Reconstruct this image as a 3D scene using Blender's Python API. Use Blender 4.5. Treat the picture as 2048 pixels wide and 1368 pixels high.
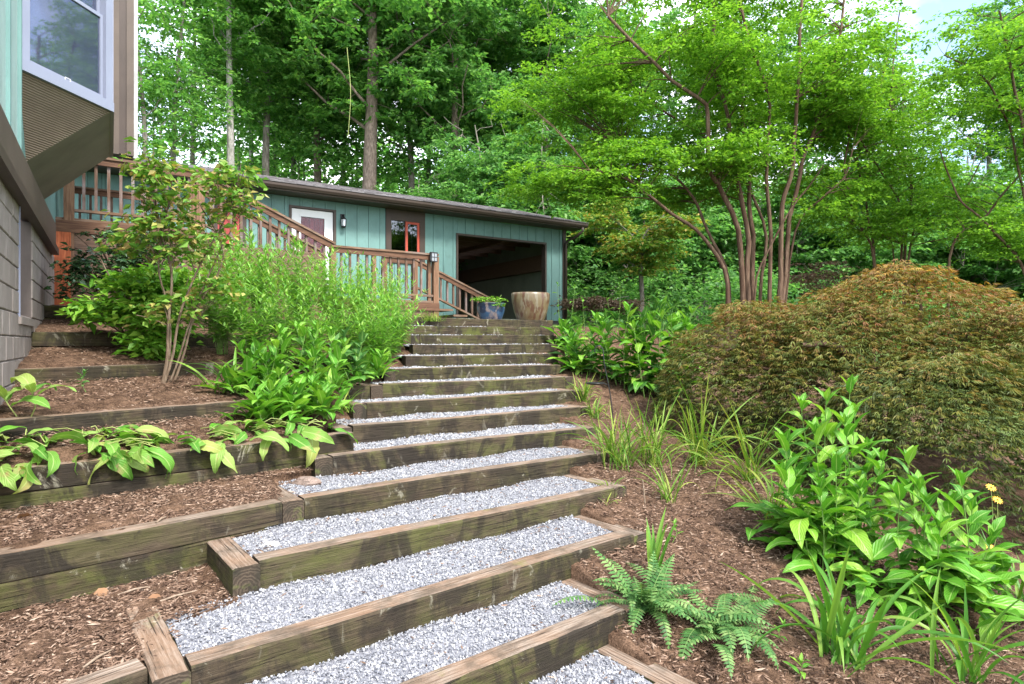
import bpy, math, random
import numpy as np
from mathutils import Vector, Matrix, noise

random.seed(7)
RNG = np.random.default_rng(7)
SC = bpy.context.scene
COL = SC.collection
for _o in list(bpy.data.objects):
    bpy.data.objects.remove(_o)

# ------------------------------------------------------------------ camera, sky, sun, exposure
FOC = 1238.0            # focal length in photo pixels (photo is 2048 wide)
CAMZ = 1.75
cam_d = bpy.data.cameras.new('camera')
cam_d.sensor_width = 36.0
cam_d.lens = FOC / 2048.0 * 36.0
cam_d.clip_start = 0.05
cam_d.clip_end = 2000.0
cam = bpy.data.objects.new('camera', cam_d)
cam.location = (0, 0, CAMZ)
cam.rotation_euler = (math.radians(90), 0, 0)
COL.objects.link(cam)
SC.camera = cam

SUN_EL, SUN_AZ = math.radians(52), math.radians(140)      # azimuth clockwise from +Y: behind the camera, to the right
world = bpy.data.worlds.new('World')
SC.world = world
world.use_nodes = True
wn, wl = world.node_tree.nodes, world.node_tree.links
wn.clear()
w_out = wn.new('ShaderNodeOutputWorld')
w_bg = wn.new('ShaderNodeBackground')
w_bg.inputs['Strength'].default_value = 0.15
w_sky = wn.new('ShaderNodeTexSky')
w_sky.sky_type = 'NISHITA'
w_sky.sun_disc = False
w_sky.sun_elevation = SUN_EL
w_sky.sun_rotation = SUN_AZ
w_sky.air_density = 1.0
w_sky.dust_density = 2.0
w_tc = wn.new('ShaderNodeTexCoord')
w_no = wn.new('ShaderNodeTexNoise')
w_no.inputs['Scale'].default_value = 2.6
w_no.inputs['Detail'].default_value = 6.0
w_no.inputs['Roughness'].default_value = 0.55
w_rp = wn.new('ShaderNodeValToRGB')
w_rp.color_ramp.elements[0].position = 0.40
w_rp.color_ramp.elements[1].position = 0.63
w_mx = wn.new('ShaderNodeMix')
w_mx.data_type = 'RGBA'
w_mx.inputs[7].default_value = (8.6, 8.8, 9.2, 1)
wl.new(w_tc.outputs['Generated'], w_no.inputs['Vector'])
wl.new(w_no.outputs['Fac'], w_rp.inputs['Fac'])
wl.new(w_rp.outputs['Color'], w_mx.inputs[0])
wl.new(w_sky.outputs['Color'], w_mx.inputs[6])
wl.new(w_mx.outputs[2], w_bg.inputs['Color'])
wl.new(w_bg.outputs['Background'], w_out.inputs['Surface'])

sun_d = bpy.data.lights.new('sun', 'SUN')
sun_d.energy = 2.3
sun_d.angle = math.radians(11)
sun_d.color = (1.0, 0.955, 0.89)
sun = bpy.data.objects.new('sun', sun_d)
_sd = Vector((math.sin(SUN_AZ) * math.cos(SUN_EL), math.cos(SUN_AZ) * math.cos(SUN_EL), math.sin(SUN_EL)))
sun.rotation_euler = _sd.to_track_quat('Z', 'Y').to_euler()
sun.location = _sd * 60
COL.objects.link(sun)

vs = SC.view_settings
vs.view_transform = 'Standard'
vs.look = 'None'
vs.gamma = 1.0
vs.use_curve_mapping = False
vs.exposure = 1.78
SC.render.engine = 'CYCLES'
cy = SC.cycles
cy.max_bounces = 6
cy.diffuse_bounces = 3
cy.glossy_bounces = 3
cy.transmission_bounces = 4
cy.transparent_max_bounces = 8
cy.caustics_reflective = False
cy.caustics_refractive = False
cy.sample_clamp_indirect = 6.0
cy.use_denoising = True
SC.render.use_persistent_data = False

# ------------------------------------------------------------------ small helpers
def at(px, py, depth):
    """point seen at photo pixel (px, py) that stands `depth` metres in front of the camera"""
    return Vector(((px - 1024.0) / FOC * depth, depth, CAMZ - (py - 684.0) / FOC * depth))

MW = {}
def link(o, mw=None, parent=None):
    COL.objects.link(o)
    mw = mw if mw is not None else Matrix.Identity(4)
    MW[o.name] = mw
    if parent is not None:
        o.parent = parent
        o.matrix_basis = MW[parent.name].inverted() @ mw
    else:
        o.matrix_basis = mw
    return o

def tag(o, label=None, cat=None, group=None, kind=None):
    if label: o['label'] = label
    if cat: o['category'] = cat
    if group: o['group'] = group
    if kind: o['kind'] = kind
    return o

def empty(name, loc, rz=0.0, label=None, cat=None, group=None):
    o = bpy.data.objects.new(name, None)
    o.empty_display_size = 0.2
    link(o, Matrix.Translation(Vector(loc)) @ Matrix.Rotation(rz, 4, 'Z'))
    return tag(o, label, cat, group)

def mesh_np(name, V, F, mats, midx=None, smooth=False):
    """V (n,3); F (m,k) all faces with the same number of corners"""
    V = np.asarray(V, dtype=np.float32); F = np.asarray(F, dtype=np.int32)
    me = bpy.data.meshes.new(name)
    m, k = F.shape
    me.vertices.add(len(V)); me.vertices.foreach_set('co', V.ravel())
    me.loops.add(m * k); me.loops.foreach_set('vertex_index', F.ravel())
    me.polygons.add(m)
    me.polygons.foreach_set('loop_start', np.arange(0, m * k, k, dtype=np.int32))
    me.polygons.foreach_set('loop_total', np.full(m, k, dtype=np.int32))
    if midx is not None: me.polygons.foreach_set('material_index', np.asarray(midx, dtype=np.int32))
    me.polygons.foreach_set('use_smooth', np.full(m, bool(smooth)))
    for x in (mats if isinstance(mats, (list, tuple)) else [mats]): me.materials.append(x)
    me.update(calc_edges=True)
    return me

class MB:
    """collects boxes, tubes, lathes for one mesh"""
    def __init__(s): s.v, s.f, s.m, s.sm = [], [], [], []
    def add(s, vs, fs, mi=0, smooth=False):
        b = len(s.v); s.v += [tuple(x) for x in vs]
        for f in fs:
            s.f.append(tuple(b + i for i in f)); s.m.append(mi); s.sm.append(smooth)
        return s
    def box(s, x0, x1, y0, y1, z0, z1, mi=0, M=None):
        vs = [Vector(p) for p in ((x0,y0,z0),(x1,y0,z0),(x1,y1,z0),(x0,y1,z0),(x0,y0,z1),(x1,y0,z1),(x1,y1,z1),(x0,y1,z1))]
        if M is not None: vs = [M @ v for v in vs]
        return s.add(vs, [(0,3,2,1),(4,5,6,7),(0,1,5,4),(1,2,6,5),(2,3,7,6),(3,0,4,7)], mi)
    def bar(s, a, b, w, h, mi=0):
        """box bar from a to b, w wide (horizontal), h high, b-a runs through its centre"""
        a, b = Vector(a), Vector(b); d = (b - a); L = d.length; d.normalize()
        side = Vector((-d.y, d.x, 0))
        if side.length < 1e-4: side = Vector((1, 0, 0))
        side.normalize(); up = d.cross(side); up = -up if up.z < 0 else up
        vs = []
        for p in (a, b):
            for sx, sz in ((-1,-1),(1,-1),(1,1),(-1,1)): vs.append(p + side * (sx * w / 2) + up * (sz * h / 2))
        return s.add(vs, [(0,1,2,3),(7,6,5,4),(0,4,5,1),(1,5,6,2),(2,6,7,3),(3,7,4,0)], mi)
    def tube(s, pts, rads, seg=6, mi=0, cap=True):
        pts = [Vector(p) for p in pts]; n = len(pts)
        if not hasattr(rads, '__len__'): rads = [rads] * n
        ref = None; vs = []
        for i, p in enumerate(pts):
            t = (pts[min(i + 1, n - 1)] - pts[max(i - 1, 0)])
            t = t.normalized() if t.length > 1e-7 else Vector((0, 0, 1))
            if ref is None: ref = Vector((1, 0, 0)) if abs(t.x) < 0.8 else Vector((0, 1, 0))
            a = (ref - t * ref.dot(t)).normalized(); b = t.cross(a); ref = a
            for k in range(seg):
                an = 2 * math.pi * k / seg
                vs.append(p + (a * math.cos(an) + b * math.sin(an)) * rads[i])
        fs = [(i*seg+k, i*seg+(k+1) % seg, (i+1)*seg+(k+1) % seg, (i+1)*seg+k) for i in range(n-1) for k in range(seg)]
        s.add(vs, fs, mi, True)
        if cap:
            b = len(s.v) - len(vs)
            s.f.append(tuple(b + k for k in reversed(range(seg)))); s.m.append(mi); s.sm.append(False)
            s.f.append(tuple(b + (n-1)*seg + k for k in range(seg))); s.m.append(mi); s.sm.append(False)
        return s
    def lathe(s, prof, seg=24, mi=0, c=(0,0,0), sy=1.0, wob=None):
        vs = []
        for r, z in prof:
            for k in range(seg):
                a = 2 * math.pi * k / seg
                rr = r * (wob(a, z) if wob else 1.0)
                vs.append((c[0] + rr * math.cos(a), c[1] + rr * math.sin(a) * sy, c[2] + z))
        fs = [(i*seg+k, i*seg+(k+1) % seg, (i+1)*seg+(k+1) % seg, (i+1)*seg+k) for i in range(len(prof)-1) for k in range(seg)]
        return s.add(vs, fs, mi, True)
    def mesh(s, name, mats):
        me = bpy.data.meshes.new(name)
        me.from_pydata(s.v, [], s.f)
        for x in (mats if isinstance(mats, (list, tuple)) else [mats]): me.materials.append(x)
        me.polygons.foreach_set('material_index', s.m)
        me.polygons.foreach_set('use_smooth', s.sm)
        me.update()
        return me
    def build(s, name, mats, parent=None, mw=None):
        """mw: world matrix of the mesh's own axes (default: the parent's axes)"""
        o = bpy.data.objects.new(name, s.mesh(name, mats))
        if mw is None: mw = MW[parent.name] if parent is not None else Matrix.Identity(4)
        return link(o, mw, parent)

def obj(name, me, parent=None, mw=None):
    if mw is None: mw = MW[parent.name] if parent is not None else Matrix.Identity(4)
    return link(bpy.data.objects.new(name, me), mw, parent)

def crom(pts, n):
    """smooth curve through points -> n samples"""
    P = [Vector(p) for p in pts]; P = [P[0]*2 - P[1]] + P + [P[-1]*2 - P[-2]]
    m = len(P) - 3; out = []
    for i in range(n):
        u = i / (n - 1) * m; k = min(int(u), m - 1); t = u - k
        a, b, c, d = P[k], P[k+1], P[k+2], P[k+3]
        out.append(0.5 * ((2*b) + (c - a)*t + (2*a - 5*b + 4*c - d)*t*t + (3*b - a - 3*c + d)*t*t*t))
    return out

# ------------------------------------------------------------------ materials
class NT:
    def __init__(s, name):
        s.mat = bpy.data.materials.new(name); s.mat.use_nodes = True
        s.t = s.mat.node_tree; s.t.nodes.clear()
        s.out = s.t.nodes.new('ShaderNodeOutputMaterial')
    def n(s, kind, out=0, props=None, **ins):
        nd = s.t.nodes.new(kind)
        for k, v in (props or {}).items(): setattr(nd, k, v)
        for k, v in ins.items():
            key = int(k[1:]) if k[0] == 'i' and k[1:].isdigit() else k.replace('_', ' ')
            s.set(nd.inputs[key], v)
        return nd.outputs[out]
    def set(s, sock, v):
        if isinstance(v, bpy.types.NodeSocket): s.t.links.new(v, sock)
        else:
            if isinstance(v, (tuple, list)) and len(v) == 3 and sock.type == 'RGBA': v = (*v, 1)
            sock.default_value = v
    def mix(s, f, a, b, blend='MIX'): return s.n('ShaderNodeMix', 2, dict(data_type='RGBA', blend_type=blend), i0=f, i6=a, i7=b)
    def ramp(s, f, stops, interp='LINEAR'):
        nd = s.t.nodes.new('ShaderNodeValToRGB'); cr = nd.color_ramp; cr.interpolation = interp
        while len(cr.elements) < len(stops): cr.elements.new(0.5)
        for e, (p, c) in zip(cr.elements, stops):
            e.position = p; e.color = (*c, 1) if hasattr(c, '__len__') else (c, c, c, 1)
        s.set(nd.inputs[0], f); return nd.outputs[0]
    def math(s, op, a, b=0.0): return s.n('ShaderNodeMath', 0, dict(operation=op), i0=a, i1=b)
    def co(s, kind='Object', scale=(1, 1, 1), jitter=True):
        c = s.n('ShaderNodeTexCoord', kind)
        if jitter:
            r = s.n('ShaderNodeObjectInfo', 'Random')
            c = s.n('ShaderNodeVectorMath', 0, dict(operation='ADD'), i0=c, i1=s.n('ShaderNodeCombineXYZ', 0, X=s.math('MULTIPLY', r, 37.0), Y=s.math('MULTIPLY', r, 91.0), Z=s.math('MULTIPLY', r, 17.0)))
        return s.n('ShaderNodeMapping', 0, Vector=c, Scale=scale)
    def noise(s, co, scale, detail=4.0, rough=0.55, dist=0.0): return s.n('ShaderNodeTexNoise', 'Fac', Vector=co, Scale=scale, Detail=detail, Roughness=rough, Distortion=dist)
    def bump(s, h, strength=0.4, dist=0.01): return s.n('ShaderNodeBump', 0, Height=h, Strength=strength, Distance=dist)
    def bsdf(s, col, rough=0.7, normal=None, spec=0.3, **kw):
        nd = s.t.nodes.new('ShaderNodeBsdfPrincipled')
        s.set(nd.inputs['Base Color'], col); s.set(nd.inputs['Roughness'], rough)
        s.set(nd.inputs['Specular IOR Level'], spec)
        if normal is not None: s.set(nd.inputs['Normal'], normal)
        for k, v in kw.items(): s.set(nd.inputs[k.replace('_', ' ')], v)
        return nd.outputs[0]
    def done(s, sh):
        s.t.links.new(sh, s.out.inputs['Surface']); return s.mat

def m_leaf(name, cols, rough=0.42, trans=0.28, tcol=None, spec=0.2, veins=False, patch=None):
    """leaf: every leaf (mesh island / object) takes its own tone"""
    t = NT(name)
    r = t.math('FRACT', t.math('ADD', t.n('ShaderNodeNewGeometry', 'Random Per Island'), t.n('ShaderNodeObjectInfo', 'Random')))
    n = len(cols)
    col = t.ramp(r, [(i / (n - 1), c) for i, c in enumerate(cols)])
    if patch:
        nz = t.noise(t.co('Object', jitter=True), patch[0], 3)
        col = t.mix(t.ramp(nz, [(patch[2], 0.0), (patch[2] + 0.14, 1.0)]), col, patch[1])
    nrm = None
    if veins:
        uv = t.n('ShaderNodeTexCoord', 'UV')
        sep = t.t.nodes.new('ShaderNodeSeparateXYZ'); t.t.links.new(uv, sep.inputs[0])
        av = t.math('ABSOLUTE', t.math('SUBTRACT', sep.outputs[1], 0.5))
        mid = t.ramp(av, [(0.0, 1.0), (0.035, 0.75), (0.06, 0.0)])
        ph = t.math('SUBTRACT', t.math('MULTIPLY', sep.outputs[0], 62.0), t.math('MULTIPLY', av, 40.0))
        side = t.math('SINE', ph)
        sv = t.ramp(side, [(0.88, 0.0), (1.0, 1.0)])
        vein = t.math('MAXIMUM', mid, t.math('MULTIPLY', sv, 0.35))
        light = t.mix(0.55, col, (0.42, 0.55, 0.20))
        col = t.mix(vein, col, light)
        nrm = t.bump(t.math('ADD', t.math('MULTIPLY', side, 0.5), t.math('MULTIPLY', mid, -2.0)), 0.35, 0.006)
    b = t.bsdf(col, rough, nrm, spec)
    tc = t.mix(1.0, col, tcol or (1.5, 1.55, 0.7), 'MULTIPLY')
    tr = t.n('ShaderNodeBsdfTranslucent', 0, Color=tc)
    return t.done(t.n('ShaderNodeMixShader', 0, i0=trans, i1=b, i2=tr))

def m_timber(name, top):
    t = NT(name)
    c = t.co('Object', (1, 1, 1))
    cs = t.co('Object', (1.3, 26, 26))
    grain = t.noise(cs, 3.0, 6, 0.65, 0.4)
    fine = t.noise(t.co('Object', (2.2, 70, 70)), 4.0, 4, 0.7)
    big = t.noise(c, 2.3, 5, 0.6, 0.6)
    if top:
        col = t.ramp(grain, [(0.30, (0.050, 0.036, 0.026)), (0.42, (0.125, 0.092, 0.068)), (0.54, (0.215, 0.168, 0.130)), (0.68, (0.31, 0.258, 0.212)), (0.82, (0.40, 0.35, 0.30))])
        col = t.mix(t.ramp(big, [(0.40, 0.0), (0.62, 0.5)]), col, (0.235, 0.135, 0.078))
        col = t.mix(t.ramp(t.noise(c, 4.0, 6, 0.68), [(0.50, 0.0), (0.66, 0.75)]), col, (0.075, 0.058, 0.042))
        col = t.mix(t.ramp(t.noise(c, 3.1, 5, 0.6), [(0.62, 0.0), (0.74, 0.7)]), col, (0.145, 0.150, 0.035))
    else:
        rnd = t.n('ShaderNodeObjectInfo', 'Random'); rnd2 = t.math('FRACT', t.math('MULTIPLY', rnd, 13.7)); rnd3 = t.math('FRACT', t.math('MULTIPLY', rnd, 57.3))
        col = t.ramp(grain, [(0.25, (0.018, 0.013, 0.009)), (0.45, (0.046, 0.034, 0.022)), (0.62, (0.076, 0.058, 0.037)), (0.8, (0.125, 0.100, 0.068))])
        col = t.mix(t.math('MULTIPLY', rnd3, 0.55), col, t.mix(1.0, col, (0.62, 0.55, 0.50), 'MULTIPLY'))
        f1 = t.ramp(t.noise(t.co('Object', (1, 1, 2.0)), 2.3, 8, 0.7, 0.5), [(0.42, 0.0), (0.62, 1.0)])
        col = t.mix(t.math('MULTIPLY', f1, t.math('ADD', t.math('MULTIPLY', rnd, 0.5), 0.20)), col, t.mix(fine, (0.038, 0.052, 0.008), (0.115, 0.135, 0.025)))
        f2 = t.ramp(t.noise(t.co('Object', (1.5, 1, 0.75)), 2.1, 9, 0.70, 0.9), [(0.475, 0.0), (0.565, 1.0)])
        col = t.mix(t.math('MULTIPLY', f2, t.math('ADD', t.math('MULTIPLY', rnd2, 0.4), 0.55)), col, t.mix(grain, (0.008, 0.0065, 0.005), (0.030, 0.024, 0.018)))
        f3 = t.ramp(t.noise(t.co('Object', (1.9, 1, 1.2)), 3.2, 9, 0.7, 0.9), [(0.59, 0.0), (0.64, 1.0)])
        col = t.mix(t.math('MULTIPLY', f3, t.math('ADD', t.math('MULTIPLY', rnd3, 0.5), 0.2)), col, t.mix(fine, (0.16, 0.15, 0.11), (0.34, 0.32, 0.25)))
    crack = t.ramp(t.noise(t.co('Object', (0.9, 34, 34)), 2.2, 3, 0.6), [(0.33, 0.0), (0.37, 1.0)])
    col = t.mix(crack, t.mix(0.75, col, (0.018, 0.013, 0.010)), col)
    h = t.math('ADD', t.math('MULTIPLY', crack, 0.8), t.math('ADD', t.math('MULTIPLY', grain, 0.8), t.math('MULTIPLY', fine, 0.4)))
    return t.done(t.bsdf(col, 0.82, t.bump(h, 0.9, 0.012), 0.2))

def m_endgrain(name):
    t = NT(name)
    c = t.co('Object', (1, 1, 1), jitter=False)
    w = t.n('ShaderNodeTexWave', 'Fac', dict(wave_type='RINGS', rings_direction='X'), Vector=t.n('ShaderNodeMapping', 0, Vector=c, Location=(0, -0.07, 0.13)), Scale=15.0, Distortion=7.0, Detail=3.0, Detail_Scale=2.0)
    col = t.ramp(w, [(0.0, (0.035, 0.026, 0.019)), (0.6, (0.052, 0.039, 0.027)), (1.0, (0.072, 0.055, 0.039))])
    c2 = t.co('Object', (1, 1, 1))
    col = t.mix(t.ramp(t.noise(c2, 5.0, 5), [(0.48, 0.0), (0.6, 0.85)]), col, (0.022, 0.02, 0.014))
    col = t.mix(t.ramp(t.noise(c2, 7.0, 5), [(0.56, 0.0), (0.66, 0.7)]), col, (0.10, 0.12, 0.03))
    return t.done(t.bsdf(col, 0.85, t.bump(w, 0.35, 0.004), 0.2))

def m_wood(name, c0, c1, c2, sc=(1.5, 24, 24), rough=0.6, stain=None):
    """boards with grain along local X"""
    t = NT(name)
    g = t.noise(t.co('Object', sc), 2.4, 5, 0.6, 0.3)
    col = t.ramp(g, [(0.28, c0), (0.5, c1), (0.75, c2)])
    if stain: col = t.mix(t.ramp(t.noise(t.co('Object'), 3.0, 5), [(0.45, 0.0), (0.7, stain[1])]), col, stain[0])
    return t.done(t.bsdf(col, rough, t.bump(g, 0.3, 0.004), 0.25))

def m_paint(name, col, var=0.25, rough=0.6, sc=(1, 1, 1), bump=0.15, dirt=None, grain=(40, 40, 3)):
    t = NT(name)
    nz = t.noise(t.co('Object', sc), 2.0, 5, 0.6)
    dark = tuple(x * (1 - var) for x in col); light = tuple(min(1, x * (1 + var * 0.6)) for x in col)
    c = t.ramp(nz, [(0.3, dark), (0.5, col), (0.72, light)])
    g = t.noise(t.co('Object', grain), 3.0, 4, 0.6)
    c = t.mix(t.ramp(g, [(0.35, 0.35), (0.55, 0.0)]), c, dark)
    if dirt: c = t.mix(t.ramp(t.noise(t.co('Object'), 4.0, 6, 0.65), [(0.52, 0.0), (0.72, dirt[1])]), c, dirt[0])
    return t.done(t.bsdf(c, rough, t.bump(g, bump, 0.004), 0.3))

def m_island(name, stops, rough=0.8, nscale=30, spec=0.25):
    t = NT(name)
    r = t.n('ShaderNodeNewGeometry', 'Random Per Island')
    col = t.ramp(r, stops)
    nz = t.noise(t.co('Object', jitter=False), nscale, 3)
    col = t.mix(t.ramp(nz, [(0.35, 0.4), (0.6, 0.0)]), col, t.mix(1.0, col, (0.6, 0.6, 0.6), 'MULTIPLY'))
    return t.done(t.bsdf(col, rough, None, spec))

def m_bark(name, c0, c1, c2, sc=(9, 9, 1.6), bump=0.6, patch=None):
    t = NT(name)
    g = t.noise(t.co('Object', sc), 2.0, 6, 0.62, 0.6)
    col = t.ramp(g, [(0.3, c0), (0.5, c1), (0.7, c2)])
    if patch: col = t.mix(t.ramp(t.noise(t.co('Object', (1.5, 1.5, 0.6)), 2.2, 4), [(0.5, 0.0), (0.62, 0.8)]), col, patch)
    return t.done(t.bsdf(col, 0.85, t.bump(g, bump, 0.02), 0.2))

TIM_F = m_timber('weathered_timber_face', False)
TIM_T = m_timber('weathered_timber_top', True)
TIM_E = m_endgrain('timber_end_grain')
TIMBER = [TIM_F, TIM_T, TIM_E]
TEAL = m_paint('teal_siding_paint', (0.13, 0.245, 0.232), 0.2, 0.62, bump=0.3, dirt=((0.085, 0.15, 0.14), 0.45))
TEAL_LIT = m_paint('lit_teal_siding_paint', (0.33, 0.45, 0.425), 0.12, 0.62, bump=0.35)  # strong light on the house siding put into a paler copy of the teal
TRIM = m_paint('dark_brown_trim_paint', (0.058, 0.042, 0.034), 0.2, 0.5)
BROWN = m_paint('brown_trim_paint', (0.095, 0.072, 0.057), 0.25, 0.55, grain=(3, 40, 40))
SOFFIT = m_paint('brown_soffit_paint', (0.075, 0.056, 0.045), 0.2, 0.6)
BLOCK = m_paint('painted_concrete_block', (0.235, 0.20, 0.18), 0.22, 0.85, bump=0.5, dirt=((0.32, 0.29, 0.27), 0.5), grain=(60, 60, 60))
MORTAR = m_paint('mortar', (0.12, 0.10, 0.09), 0.2, 0.9)
WHITE = m_paint('white_door_paint', (0.74, 0.75, 0.77), 0.05, 0.45, bump=0.03)
FRAMEW = m_paint('grey_vinyl_window_frame', (0.215, 0.235, 0.31), 0.08, 0.4, bump=0.03)
REDP = m_paint('red_window_paint', (0.42, 0.075, 0.045), 0.15, 0.45)
BLACKM = m_paint('black_metal', (0.018, 0.018, 0.02), 0.2, 0.4)
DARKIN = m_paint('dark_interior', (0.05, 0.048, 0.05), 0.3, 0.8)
CONC = m_paint('garage_inner_wall', (0.16, 0.18, 0.135), 0.25, 0.85)
STUCCO = m_paint('white_rough_stucco', (0.45, 0.45, 0.45), 0.35, 0.9, bump=1.0, grain=(30, 30, 30))
CEDAR = m_wood('cedar_board', (0.045, 0.021, 0.012), (0.10, 0.048, 0.026), (0.165, 0.092, 0.053))
CEDAR_R = m_wood('red_cedar_plank', (0.16, 0.035, 0.012), (0.30, 0.075, 0.025), (0.42, 0.13, 0.05), sc=(20, 20, 1.5))
RAILW = m_wood('weathered_rail_wood', (0.060, 0.032, 0.018), (0.135, 0.076, 0.043), (0.235, 0.150, 0.095), stain=((0.19, 0.165, 0.15), 0.45))
BALW = m_wood('baluster_wood', (0.045, 0.024, 0.015), (0.105, 0.060, 0.038), (0.19, 0.13, 0.10), sc=(24, 24, 1.5), stain=((0.24, 0.21, 0.22), 0.6))
DIAG = m_wood('dark_brown_skirt_board', (0.055, 0.032, 0.022), (0.115, 0.068, 0.045), (0.18, 0.115, 0.08))
SHING = m_island('grey_shingle', [(0.0, (0.085, 0.08, 0.085)), (0.4, (0.14, 0.13, 0.135)), (0.75, (0.20, 0.19, 0.195)), (1.0, (0.27, 0.26, 0.27))], 0.9, 60)
GRAVEL = m_island('crushed_grey_gravel', [(0.0, (0.075, 0.08, 0.098)), (0.14, (0.15, 0.156, 0.178)), (0.36, (0.225, 0.231, 0.252)), (0.72, (0.295, 0.30, 0.317)), (1.0, (0.42, 0.42, 0.425))], 0.75, 60)
MULCHM = m_island('bark_mulch_chip', [(0.0, (0.035, 0.021, 0.014)), (0.3, (0.088, 0.053, 0.036)), (0.65, (0.155, 0.098, 0.067)), (0.9, (0.235, 0.158, 0.112)), (1.0, (0.36, 0.27, 0.205))], 0.9, 40, 0.15)

def m_ground(name, stops, scale=6.0, bump=0.8):
    t = NT(name)
    c = t.co('Object', jitter=False)
    a = t.noise(c, scale, 8, 0.7)
    b = t.noise(c, scale * 9, 6, 0.7)
    f = t.math('ADD', t.math('MULTIPLY', a, 0.5), t.math('MULTIPLY', b, 0.5))
    return t.done(t.bsdf(t.ramp(f, stops), 0.95, t.bump(f, bump, 0.03), 0.1))
SOIL = m_ground('mulch_soil', [(0.40, (0.028, 0.016, 0.010)), (0.5, (0.095, 0.057, 0.036)), (0.60, (0.185, 0.115, 0.075))], 9.0, 1.0)
GRAVBASE = m_ground('gravel_bed', [(0.35, (0.12, 0.12, 0.14)), (0.5, (0.22, 0.225, 0.25)), (0.62, (0.36, 0.36, 0.39))], 30)
LAWN = m_ground('lawn_ground', [(0.35, (0.02, 0.045, 0.012)), (0.5, (0.06, 0.10, 0.025)), (0.66, (0.13, 0.15, 0.05))], 2.5)

def m_glass(name, tint, refl=0.12, rough=0.02, haze=0.0):
    t = NT(name)
    lw = t.n('ShaderNodeLayerWeight', 'Fresnel', Blend=0.25)
    f = t.math('MINIMUM', t.math('ADD', t.math('MULTIPLY', lw, 0.9), refl), 1.0)
    tr = t.n('ShaderNodeBsdfTransparent', 0, Color=(*tint, 1))
    gl = t.n('ShaderNodeBsdfGlossy', 0, Color=(0.9, 0.92, 1.0, 1), Roughness=rough)
    sh = t.n('ShaderNodeMixShader', 0, i0=f, i1=tr, i2=gl)
    if haze: sh = t.n('ShaderNodeMixShader', 0, i0=haze, i1=sh, i2=t.n('ShaderNodeBsdfDiffuse', 0, Color=(0.13, 0.155, 0.26, 1)))  # hazy blue-grey look of the screened pane painted in as diffuse colour
    return t.done(sh)
GLASS = m_glass('window_glass', (0.62, 0.66, 0.78), 0.14)
GLASS_S = m_glass('hazy_screened_window_glass', (0.62, 0.66, 0.78), 0.16, 0.03, 0.22)
GLASS_C = m_glass('clear_door_glass', (0.85, 0.85, 0.87), 0.0)
GLASS_D = m_glass('dark_window_glass', (0.30, 0.32, 0.34), 0.08)
# ------------------------------------------------------------------ lie of the land
E2 = np.array((0.796, 0.606)); G2 = np.array((-0.606, 0.796))      # along a step / uphill across the steps
def pq(x, y): return x * E2[0] + y * E2[1], x * G2[0] + y * G2[1]
def xy(p, q): return p * E2[0] + q * G2[0], p * E2[1] + q * G2[1]

STEP_R = 0.155
def step_z(k): return CAMZ - STEP_R * (10.25 - k)
STEP_D = {-1: 2.35, 0: 3.07, 1: 3.81, 2: 4.66, 3: 5.50, 4: 6.28, 5: 7.0, 6: 7.66, 7: 8.28, 8: 8.92, 9: 9.5, 10: 10.05, 11: 10.55, 12: 11.05, 13: 11.55}
LEFT_PX = {-1: -400, 0: -150, 1: 304, 2: 463, 3: 565, 4: 630, 5: 675, 6: 707, 7: 741, 8: 768, 9: 812, 10: 826, 11: 822, 12: 811, 13: 815}
RIGHT_PX = {-1: 1395, 0: 1285, 1: 1294, 2: 1252, 3: 1216, 4: 1196, 5: 1180, 6: 1165, 7: 1148, 8: 1122, 9: 1116, 10: 1114, 11: 1112, 12: 1108, 13: 1106}
STEP = {}
for k in range(-1, 14):
    vpx = 2520 + (2930 - 2520) * min(max(k, 0), 9) / 9.0
    d2 = np.array((vpx - 1024.0, FOC)); d2 /= np.linalg.norm(d2)
    p0 = np.array(((1000 - 1024) / FOC * STEP_D[k], STEP_D[k]))
    def hit(px):
        a = (px - 1024.0) / FOC
        u = (a * p0[1] - p0[0]) / (d2[0] - a * d2[1]); return p0 + d2 * u
    STEP[k] = dict(A=hit(LEFT_PX[k]), B=hit(RIGHT_PX[k]), d=d2, n=np.array((-d2[1], d2[0])), z=step_z(k))

KQ = np.array([0.81 * STEP_D[k] for k in range(-1, 14)] + [11.0, 14.0, 25.0, 60.0, 120.0])
KZ = np.array([step_z(k) for k in range(-1, 14)] + [2.24, 2.36, 3.0, 6.0, 12.0])
def zq(q):
    q = np.asarray(q, dtype=float)
    return np.where(q < KQ[0], KZ[0] + (q - KQ[0]) * 0.25, np.interp(q, KQ, KZ))
def z_right(x, y):
    p, q = pq(np.asarray(x, float), np.asarray(y, float))
    return zq(q - 0.22) - 0.05 + 0.03 * np.sin(1.7 * x + 0.8 * y) * np.sin(1.3 * y - x)
def p_right(q):    # right edge of the flight
    ks = list(range(-1, 14)); ps = [pq(*STEP[k]['B'])[0] for k in ks]; qs = [pq(*STEP[k]['B'])[1] for k in ks]
    return np.interp(q, qs, ps)
def p_left(q):
    ks = list(range(-1, 14)); ps = [pq(*STEP[k]['A'])[0] for k in ks]; qs = [pq(*STEP[k]['A'])[1] for k in ks]
    return np.interp(q, qs, ps)

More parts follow.
